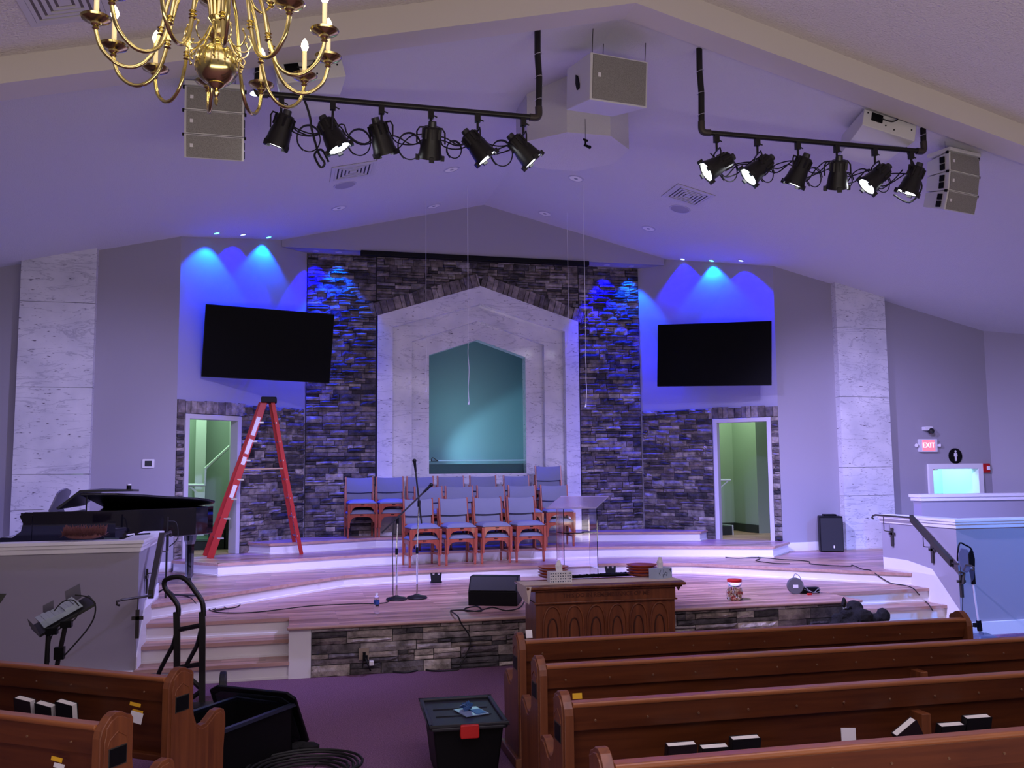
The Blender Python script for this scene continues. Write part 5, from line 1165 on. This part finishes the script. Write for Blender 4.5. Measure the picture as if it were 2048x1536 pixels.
o = thing('plastic_packet', 'clear plastic packet with blue printed paper lying on the tote lid', 'packet', at(942, 1424, Z=.415)); 
M(rotm(0, 0, R(14))).box((-.09, -.11, 0), (.09, .11, .006)).build('sleeve', mat('sleeve', (.22, .28, .45), .2), o); M(rotm(0, 0, R(14))).box((.0, -.09, .006), (.08, .03, .009)).build('blue_print', mat('blue_print', (.02, .12, .36), .35), o)
m = M(); rr = random.Random(8)
for k in range(9):
    m.T = LOC(rr.uniform(-.05, .03), rr.uniform(.0, .08), .02+rr.uniform(0, .02)) @ rotm(rr.uniform(0, 3), rr.uniform(0, 3), 0); m.cbox((0, 0, 0), (.05, .035, .003))
m.build('crumpled_wrap', mat('blue_wrap', (.05, .12, .3), .2), o)
# ---- open trunk with its lid standing behind
t = thing('open_bin', 'large open black plastic bin beside the left pew end', 'storage box', (-3.86, -2.93, 0), R(-38))
m = M(); w_, d_, h_ = .27, .40, .40
for a_, b_ in (((-w_, -d_, 0), (w_, -d_+.012, h_)), ((-w_, d_-.012, 0), (w_, d_, h_)), ((-w_, -d_, 0), (-w_+.012, d_, h_)), ((w_-.012, -d_, 0), (w_, d_, h_)), ((-w_, -d_, 0), (w_, d_, .012))): m.box(a_, b_)
m.build('bin', BLACK, t); m = M()
for a_, b_ in (((-w_-.025, -d_-.025, h_-.02), (w_+.025, -d_+.012, h_+.005)), ((-w_-.025, d_-.012, h_-.02), (w_+.025, d_+.025, h_+.005)), ((-w_-.025, -d_, h_-.02), (-w_+.012, d_, h_+.005)), ((w_-.012, -d_, h_-.02), (w_+.025, d_, h_+.005))): m.box(a_, b_)
m.build('rim', mat('bin_rim', (.02, .025, .05), .35), t); M().rbox((-.11, -d_-.055, h_-.13), (.11, -d_-.0, h_-.02), .02, 1).build('grey_latch', mat('grey_latch', (.30, .33, .38), .45), t)
q = [at(455, 1478, Z=.0), at(622, 1487, Z=.0), at(590, 1384, Z=.50), at(420, 1367, Z=.46)]
q[2].y = q[1].y-.20 if False else q[2].y
c = sum(q, Vector())/4; t = thing('bin_lid', 'black plastic bin lid standing on edge behind the open bin', 'lid', (c.x, c.y, 0)); n = (q[1]-q[0]).cross(q[3]-q[0]).normalized()*.035
def inset(f): return [c+(p-c)*f for p in q]
O = off((c.x, c.y, 0))
def quadprism(m, Q, n, shift=Vector()):
    # corners cut for a rounded rectangle
    P = []
    for i in range(4):
        a_, b_, d2 = Q[i], Q[(i+1) % 4], Q[i-1]; P += [a_+(d2-a_)*.10, a_+(b_-a_)*.08]
    P = [p+shift for p in P]; k = len(P); return m.add(P+[p+n for p in P], [list(range(k))[::-1], list(range(k, 2*k))]+[(i, (i+1) % k, k+(i+1) % k, k+i) for i in range(k)])
quadprism(M(O), q, n).build('panel', BLACK, t, bevel=.008); quadprism(M(O), inset(.86), n*.4, n).build('raised_centre', mat('bin_lid_dark', (.010, .012, .02), .4), t)
# ---- cables on the carpet
rr = random.Random(12)
for k in range(6):
    r_ = .20+.028*k; cpt = at(610, 1552, Z=.0)
    cable('coiled_cable', [(cpt.x+r_*1.2*cos(a*.42)+rr.uniform(-.01, .01), cpt.y+r_*sin(a*.42)+rr.uniform(-.01, .01), .02+.012*k+.004*rr.random()) for a in range(16)], .010, 'black cable ring coiled on the carpet at the bottom edge, %s of six' % ('innermost', 'second', 'third', 'fourth', 'fifth', 'outermost')[k], group='coiled cables on the carpet')
p = at(575, 1508, Z=0); m = M(); m.T = LOC(p.x, p.y, 0)
for k in range(5): m.sphere((-.12+.07*k, .03*(k % 2), .04), .07, 10, (1.2, .8, .55))
tag(m.build('cloth_bag', DARKCL, smooth=True), 'flat black cloth bag lying between the bin and the coiled cables', 'bag')
floor_cable('thin_lead', [(628, 1536), (640, 1526), (655, 1522), (668, 1524), (676, 1530), (682, 1534)], 0, .004, 'thin dark lead with pale tip curling beside the coiled cables')
# ---- hand truck
HB = at(395, 1405, Z=0); HY = HB.y
def hp(x, y): return at(x, y, Y=HY+(x-375)*-.002)
t = thing('hand_truck', 'black steel hand truck with looped handle standing behind the left pew', 'hand truck', (HB.x, HB.y, 0)); O = off((HB.x, HB.y, 0))
M(O).tube(smoothpts([hp(356, 1232), hp(356, 1212), hp(345, 1195), hp(331, 1178), hp(329, 1163), hp(340, 1156), hp(360, 1154), hp(376, 1163), hp(390, 1182), hp(404, 1203), hp(407, 1222), hp(407, 1232)], 3), .024, 10).build('handle', BLACKM, t, smooth=True)
for x0, x1 in ((354, 356), (405, 406)):
    b_ = hp(x1-2, 1404); b_.z = .02
    M(O).tube([hp(x0-1, 1224), hp(x0, 1260), b_], .040, 4).build('upright', BLACKM, t)
for (x0, y0), (x1, y1) in (((356, 1260), (405, 1250)), ((356, 1335), (405, 1328)), ((358, 1335), (405, 1380)), ((405, 1380), (372, 1405))): M(O).tube([hp(x0, y0), hp(x1, y1)], .024, 6).build('cross_bar', BLACKM, t)
for xa in (348, 396): M(O).tube(smoothpts([hp(xa+5, 1262), hp(xa-2, 1290), hp(xa-15, 1315), hp(xa-30, 1345), hp(xa-38, 1372)], 3), .021, 6).build('curved_strut', BLACKM, t)
for s in (-1, 1):
    p = Vector((HB.x+s*.22, HB.y+.12, .125)); M(O).cyl(p-Vector((.03, 0, 0)), p+Vector((.03, 0, 0)), .125, n=20).build('wheel', RUBBER, t, bevel=.01)
M(O).box((HB.x-.2, HB.y-.02, .0), (HB.x+.2, HB.y-.25, .012)).build('toe_plate', BLACKM, t)
# ---- music stand with tray of papers
MY = -2.35
def ms(x, y, dy=0): return at(x, y, Y=MY+dy)
b_ = ms(100, 1400); t = thing('music_stand', 'black music stand with tilted tray of packets before the left half wall', 'music stand', (b_.x, MY, 0)); O = off((b_.x, MY, 0))
c4 = [ms(80, 1270), ms(192, 1206), ms(178, 1190, .30), ms(62, 1252, .30)]
M(O).add(c4+[p+Vector((0, 0, -.02)) for p in c4], [(0, 1, 2, 3), (4, 5, 6, 7), (0, 1, 5, 4), (1, 2, 6, 5), (2, 3, 7, 6), (3, 0, 4, 7)]).build('tray', BLACKM, t)
e = Vector((-.03, 0, .06)); M(O).add([c4[0], c4[3], c4[3]+e, c4[0]+e], [(0, 1, 2, 3)]).add([c4[0]+Vector((0, -.008, 0)), c4[3]+Vector((-.01, 0, 0)), c4[3]+e, c4[0]+e], [(0, 1, 2, 3)]).build('tray_lip', BLACKM, t)
for (x, y), (x1, y1) in (((97, 1262), (93, 1330)), ((132, 1245), (116, 1322))):
    a_ = ms(x, y); b2 = ms(x1, y1); d = (b2-a_); f = a_.z/(a_.z-b2.z); e_ = a_+d*f; e_.z = .02; M(O).tube([a_, e_], .018, 8).build('pole', BLACKM, t)
M(O).cbox(ms(119, 1306), (.07, .06, .09)).build('clamp_block', BLACK, t); M(O).cbox(ms(133, 1248), (.08, .06, .05)).build('clamp_block', BLACK, t); M(O).cbox(ms(104, 1262), (.08, .06, .05)).build('clamp_block', BLACK, t)
M(O).tube(smoothpts([ms(150, 1190), ms(175, 1194), ms(190, 1208), ms(188, 1235), ms(172, 1262), ms(148, 1290), ms(126, 1314)], 4), .006, 6).tube(smoothpts([ms(158, 1222), ms(150, 1238), ms(128, 1252), ms(106, 1268), ms(99, 1290), ms(98, 1325)], 4), .005, 6).tube(smoothpts([ms(108, 1222), ms(125, 1204), ms(145, 1200), ms(158, 1212)], 4), .005, 6).build('cable', RUBBER, t, smooth=True)
for j in range(3):
    for a_ in range(3):
        q_ = a_*120+40; M(O).tube([Vector((b_.x, MY, .25)), Vector((b_.x+.3*cos(R(q_)), MY+.3*sin(R(q_)), .01))], .01, 6).build('leg', BLACKM, t)
    break
o = thing('packet_tray', 'clear packets and papers heaped on the tilted music stand tray', 'packets', c4[0].lerp(c4[2], .5)); O2 = off(o.location); rr = random.Random(6)
up_ = (c4[1]-c4[0]).normalized(); sd = (c4[3]-c4[0]).normalized(); nn = up_.cross(sd).normalized(); nn = nn if nn.z > 0 else -nn
PK = mat('clear_packets', (.45, .52, .6), .2); 
for k in range(8):
    m = M(O2); f = .12+.085*k; a_ = c4[0].lerp(c4[1], f)+nn*(.012)+sd*.06; w2 = up_*.045; h2 = nn*rr.uniform(.035, .06); s2 = sd*.20
    m.add([a_, a_+w2, a_+w2+s2, a_+s2, a_+h2, a_+w2*.8+h2, a_+w2*.8+s2+h2, a_+s2+h2], [(0, 1, 2, 3), (4, 5, 6, 7), (0, 1, 5, 4), (1, 2, 6, 5), (2, 3, 7, 6), (3, 0, 4, 7)]); m.build('packet', PK, o)
for (f0, f1, hh) in ((.62, .88, .11), (.22, .40, .09)):
    a_ = c4[3].lerp(c4[2], f0)+nn*.01; b2 = c4[3].lerp(c4[2], f1)+nn*.01; u2 = nn*hh+up_*.05; th = sd*.006
    M(O2).add([a_, b2, b2+u2, a_+u2, a_+th, b2+th, b2+u2+th, a_+u2+th], [(0, 1, 2, 3), (4, 5, 6, 7), (0, 1, 5, 4), (1, 2, 6, 5), (2, 3, 7, 6), (3, 0, 4, 7)]).build('standing_sheet', mat('smoke_sheet', (.12, .11, .14), .3), o)
p = at(2, 1196, Y=-2.6); t = thing('music_desk_corner', 'corner of a second black music stand at the left frame edge', 'music stand', (p.x-.1, p.y, 0)); O = off((p.x-.1, p.y, 0))
q = [at(-40, 1240, Y=-2.6), at(0, 1206, Y=-2.6), at(12, 1188, Y=-2.6), at(-40, 1186, Y=-2.6)]
M(O).add(q+[v+Vector((0, .02, 0)) for v in q], [(0, 1, 2, 3), (4, 5, 6, 7), (0, 1, 5, 4), (1, 2, 6, 5), (2, 3, 7, 6), (3, 0, 4, 7)]).build('desk', BLACKM, t); M(O).tube([at(-28, 1215, Y=-2.58), Vector((at(-28, 1215, Y=-2.58).x, -2.58, .0))], .015, 8).build('pole', BLACKM, t)
# ---- stick vacuum
VY = -.22
def vp(x, y, dy=0): return at(x, y, Y=VY+dy)
fl = at(1968, 1272, Y=VY); b_ = vp(1966, 1275); t = thing('stick_vacuum', 'grey and black upright stick vacuum leaning by the right half wall', 'vacuum cleaner', (b_.x, VY, 0)); O = off((b_.x, VY, 0))
PUR = mat('vacuum_grey', (.17, .15, .22), .35)
M(O).tube([vp(1946, 1168), vp(1957, 1243)], .014, 8).build('wand', mat('wand_silver', (.55, .54, .6), .35), t, smooth=True); M(O).tube([vp(1945, 1140), vp(1947, 1168)], .028, 10).build('wand_collar', BLACK, t)
M(O).tube([vp(1957, 1241), vp(1960, 1262)], .03, 4).cbox(vp(1951, 1250), (.05, .04, .05)).build('neck_joint', BLACK, t)
e_ = vp(1962, 1264); M(O).add([(e_.x-.14, VY-.12, .0), (e_.x+.20, VY-.12, 0), (e_.x+.20, VY+.10, 0), (e_.x-.14, VY+.10, 0), (e_.x-.10, VY-.10, .06), (e_.x+.14, VY-.10, .05), (e_.x+.14, VY+.08, .07), (e_.x-.10, VY+.08, .07)], [(0, 1, 2, 3), (4, 5, 6, 7), (0, 1, 5, 4), (1, 2, 6, 5), (2, 3, 7, 6), (3, 0, 4, 7)]).tube([e_, Vector((e_.x, VY, .05))], .03, 8).build('floor_head', mat('head_blue_grey', (.10, .12, .2), .3), t, bevel=.01)
by = [(1921, 1095), (1934, 1098), (1942, 1112), (1941, 1140), (1934, 1146), (1925, 1142), (1918, 1128), (1916, 1108)]
def ext(m, pts, y0, y1): 
    k = len(pts); m.add([vp(x, y, y0) for x, y in pts]+[vp(x, y, y1) for x, y in pts], [list(range(k))[::-1], list(range(k, 2*k))]+[(i, (i+1) % k, k+(i+1) % k, k+i) for i in range(k)]); return m
ext(M(O), by, -.05, .05).build('dust_cup', PUR, t, bevel=.012)
ext(M(O), [(1941, 1098), (1947, 1105), (1950, 1118), (1950, 1134), (1945, 1136), (1938, 1128), (1937, 1108)], -.06, .06).build('motor', BLACK, t, bevel=.012)
ext(M(O), [(1937, 1138), (1950, 1136), (1949, 1155), (1943, 1166), (1940, 1150)], -.03, .03).build('neck', mat('vacuum_dark', (.06, .055, .09), .4), t, bevel=.008)
M(O).tube(smoothpts([vp(1915, 1122), vp(1916, 1100), vp(1920, 1086), vp(1930, 1090), vp(1941, 1096), vp(1946, 1106)], 4), .010, 8).build('handle', BLACK, t, smooth=True)
M(O).tube([vp(1919, 1145), vp(1928, 1146), vp(1926, 1168)], .018, 6).build('bracket', BRONZE, t); M(O).tube(smoothpts([vp(1922, 1168), vp(1925, 1195), vp(1925, 1230), Vector((vp(1925, 1230).x, VY, .02))], 4), .005, 6).build('cord', RUBBER, t)
# ---- black bag heap right of the stage
m = M(); rr = random.Random(21); hb = at(1712, 1240, Y=-.55)
for k in range(46):
    a = rr.uniform(0, 2*pi); q_ = rr.random()**.6; z = rr.uniform(.06, .60)*(1-.55*q_); m.sphere((q_*.40*cos(a), q_*.24*sin(a), z*.95), rr.uniform(.06, .12), 8, (1, 1, .8))
m.sphere((-.16, -.02, .60), .045, 8, (.8, .8, 1.5)).sphere((.36, 0, .42), .09, 8)
o = m.build('black_garment_bag', DARKCL); rm_ = o.modifiers.new('remesh', 'REMESH'); rm_.mode = 'VOXEL'; rm_.voxel_size = .02
tx_ = bpy.data.textures.new('folds', 'CLOUDS'); tx_.noise_scale = .12; dm = o.modifiers.new('folds', 'DISPLACE'); dm.texture = tx_; dm.strength = .05; o.location = (hb.x, -.55, 0)
tag(o, 'crumpled black garment bag heaped beside the right stage corner', 'bag')

# ================================================================ piano and the things near it
PX, PY_, PZ = -6.72, 1.80, ZT2+.03
LACQ = mat('piano_lid_black', (.006, .006, .007), .38)
t = thing('grand_piano', 'black lacquered grand piano with raised lid behind the left half wall', 'piano', (PX, PY_, PZ))
L_, W_ = 2.30, 1.46
near = [(.34, 0), (1.0, .0), (1.25, .04), (1.5, .20), (1.75, .42), (1.95, .55), (2.12, .66), (2.25, .86), (2.30, 1.06), (2.25, 1.28), (2.10, 1.42), (1.9, W_), (.34, W_)]
M().prism(near, .64, .995).build('case', GLOSS, t, bevel=.006)
rim = [(x, y) for x, y in near]; M().prism([(.3, -.0), (.3, W_), (1.9, W_), (2.1, 1.42), (2.1, .7), (1.5, .25), (1.0, .02)], .955, .962).build('plate', mat('gold_plate', (.20, .12, .04), .4, metal=.6), t)
for y0 in (0, W_-.05):
    pr = [(.34, .62), (.34, .99), (.26, .995), (.20, .95), (.24, .86), (.22, .77), (.13, .70), (.02, .705), (-.04, .69), (-.04, .62)]
    M().prism(pr, y0, y0+.05, 1).build('cheek', GLOSS, t, bevel=.004)
M().box((-.04, .04, .60), (.34, W_-.04, .66)).build('key_bed', GLOSS, t, bevel=.004); M().box((.0, .08, .66), (.16, W_-.08, .70)).build('keyboard', mat('ivory', (.75, .74, .72), .3), t)
M().box((.20, .05, .93), (.36, W_-.05, .985)).build('fallboard', GLOSS, t, bevel=.003)
M(LOC(.42, .38, .99) @ Matrix.Rotation(R(22), 4, 'Y')).prism([(0, 0), (.7, 0), (.7, .24), (.62, .27), (.35, .30), (.08, .27), (0, .24)], 0, .02, 0).build('music_desk', mat('desk_sheen', (.16, .15, .20), .25), t)
# main lid hinged on the far side, slightly open; front flap folded back on it
Tl = LOC(0, W_, .99) @ Matrix.Rotation(R(-7.5), 4, 'X') @ LOC(0, -W_, 0)
lid = M(Tl).prism([(.86, -.03)]+[(x+.02, y-.03 if y < .8 else y) for x, y in near[1:]][:-1]+[(.86, W_)], .0, .025).build('lid', LACQ, t, bevel=.005)
M().add([(.62, -.03, 1.02), (.86, -.03, 1.22), (.86, W_, 1.22), (.62, W_, 1.02), (.60, -.03, 1.04), (.85, -.03, 1.245), (.85, W_, 1.245), (.60, W_, 1.04)], [(0, 1, 2, 3), (4, 5, 6, 7), (0, 1, 5, 4), (1, 2, 6, 5), (2, 3, 7, 6), (3, 0, 4, 7)]).add([(.85, -.03, 1.22), (1.45, -.03, 1.235), (1.30, W_, 1.20), (.85, W_, 1.22), (.85, -.03, 1.245), (1.45, -.03, 1.25), (1.30, W_, 1.225), (.85, W_, 1.245)], [(0, 1, 2, 3), (4, 5, 6, 7), (0, 1, 5, 4), (1, 2, 6, 5), (2, 3, 7, 6), (3, 0, 4, 7)]).build('front_flap', LACQ, t)
M().cyl((.92, .03, .97), (.92, .03, 1.21), .009).build('prop_stick', GLOSS, t)
for x, y in ((.35, .14), (.35, 1.32), (2.02, 1.0)):
    M().lathe([(.035, .06), (.05, .10), (.055, .5), (.075, .55), (.085, .64)], c=(x, y, 0), n=6).lathe([(.0, -.03), (.03, -.03), (.035, .03), (.03, .07)], c=(x, y, 0), n=12).build('leg', GLOSS, t)
M().box((.5, .6, .12), (.62, .86, .62)).cyl((.45, .65, .08), (.35, .65, .05), .02).cyl((.45, .8, .08), (.35, .8, .05), .02).build('pedal_lyre', GLOSS, t)
p = at(258, 972, Y=PY_+.5); t = thing('small_cup', 'small black cup with white top standing on the piano lid', 'cup', (p.x, PY_+.5, PZ+1.242))
M().cyl((0, 0, 0), (0, 0, .05), .028).build('body', BLACK, t); M().cyl((0, 0, .05), (0, 0, .068), .028).build('lid', LABELW, t)
# duster and pens on the half wall
t = thing('feather_duster', 'fluffy reddish brown duster lying on the left half wall cap', 'duster', at(168, 1077, Y=.08)+Vector((0, 0, 0)))
t.location.z = HZ
m = M(); rr = random.Random(30); m.sphere((0, 0, .05), .04, 12, (4.4, .9, .8))
for k in range(900):
    x = rr.uniform(-.20, .20); a = rr.uniform(0, pi); r0 = .032; b0 = Vector((x, r0*cos(a), .05+r0*.8*sin(a))); d = Vector((rr.uniform(-.25, .5), cos(a), sin(a)*1.0+rr.uniform(-.2, .3))).normalized()*rr.uniform(.035, .095); e_ = Vector((.005, 0, 0)); tpz = b0+d; tpz.z = max(tpz.z, .003)
    m.add([b0-e_, b0+e_, tpz+e_*.4, tpz-e_*.4+Vector((0, .001, 0))], [(0, 1, 2, 3)])
m.build('fluff', mat('duster_fluff', (.24, .10, .105), 1), t, merge=False, normals=False); M().cyl((.19, 0, .02), (.33, -.0, .015), .009).build('handle', mat('duster_handle', (.03, .05, .07), .4), t)
for k, (xa, ya, xb, yb, l, mt) in enumerate(((254, 1070, 268, 1068, 'white marker lying on the corner of the left half wall cap', LABELW), (270, 1069, 300, 1067, 'black pen lying on the corner of the left half wall cap', BLACK))):
    a_, b_ = at(xa, ya, Z=HZ+.01), at(xb, yb, Z=HZ+.01); o = M(off(a_)).cyl(a_, b_, .009, n=8).build('pen', mt); o.location = a_; tag(o, l, 'pen')
# lettering as plain meshes
for o in [o for o in bpy.data.objects if o.type == 'FONT']:
    dg = bpy.context.evaluated_depsgraph_get(); me = bpy.data.meshes.new_from_object(o.evaluated_get(dg)); n = bpy.data.objects.new(o.name+'_mesh', me)
    nm = o.name; n.parent = o.parent; n.location = o.location; n.rotation_euler = o.rotation_euler; COL.objects.link(n); bpy.data.objects.remove(o); n.name = nm
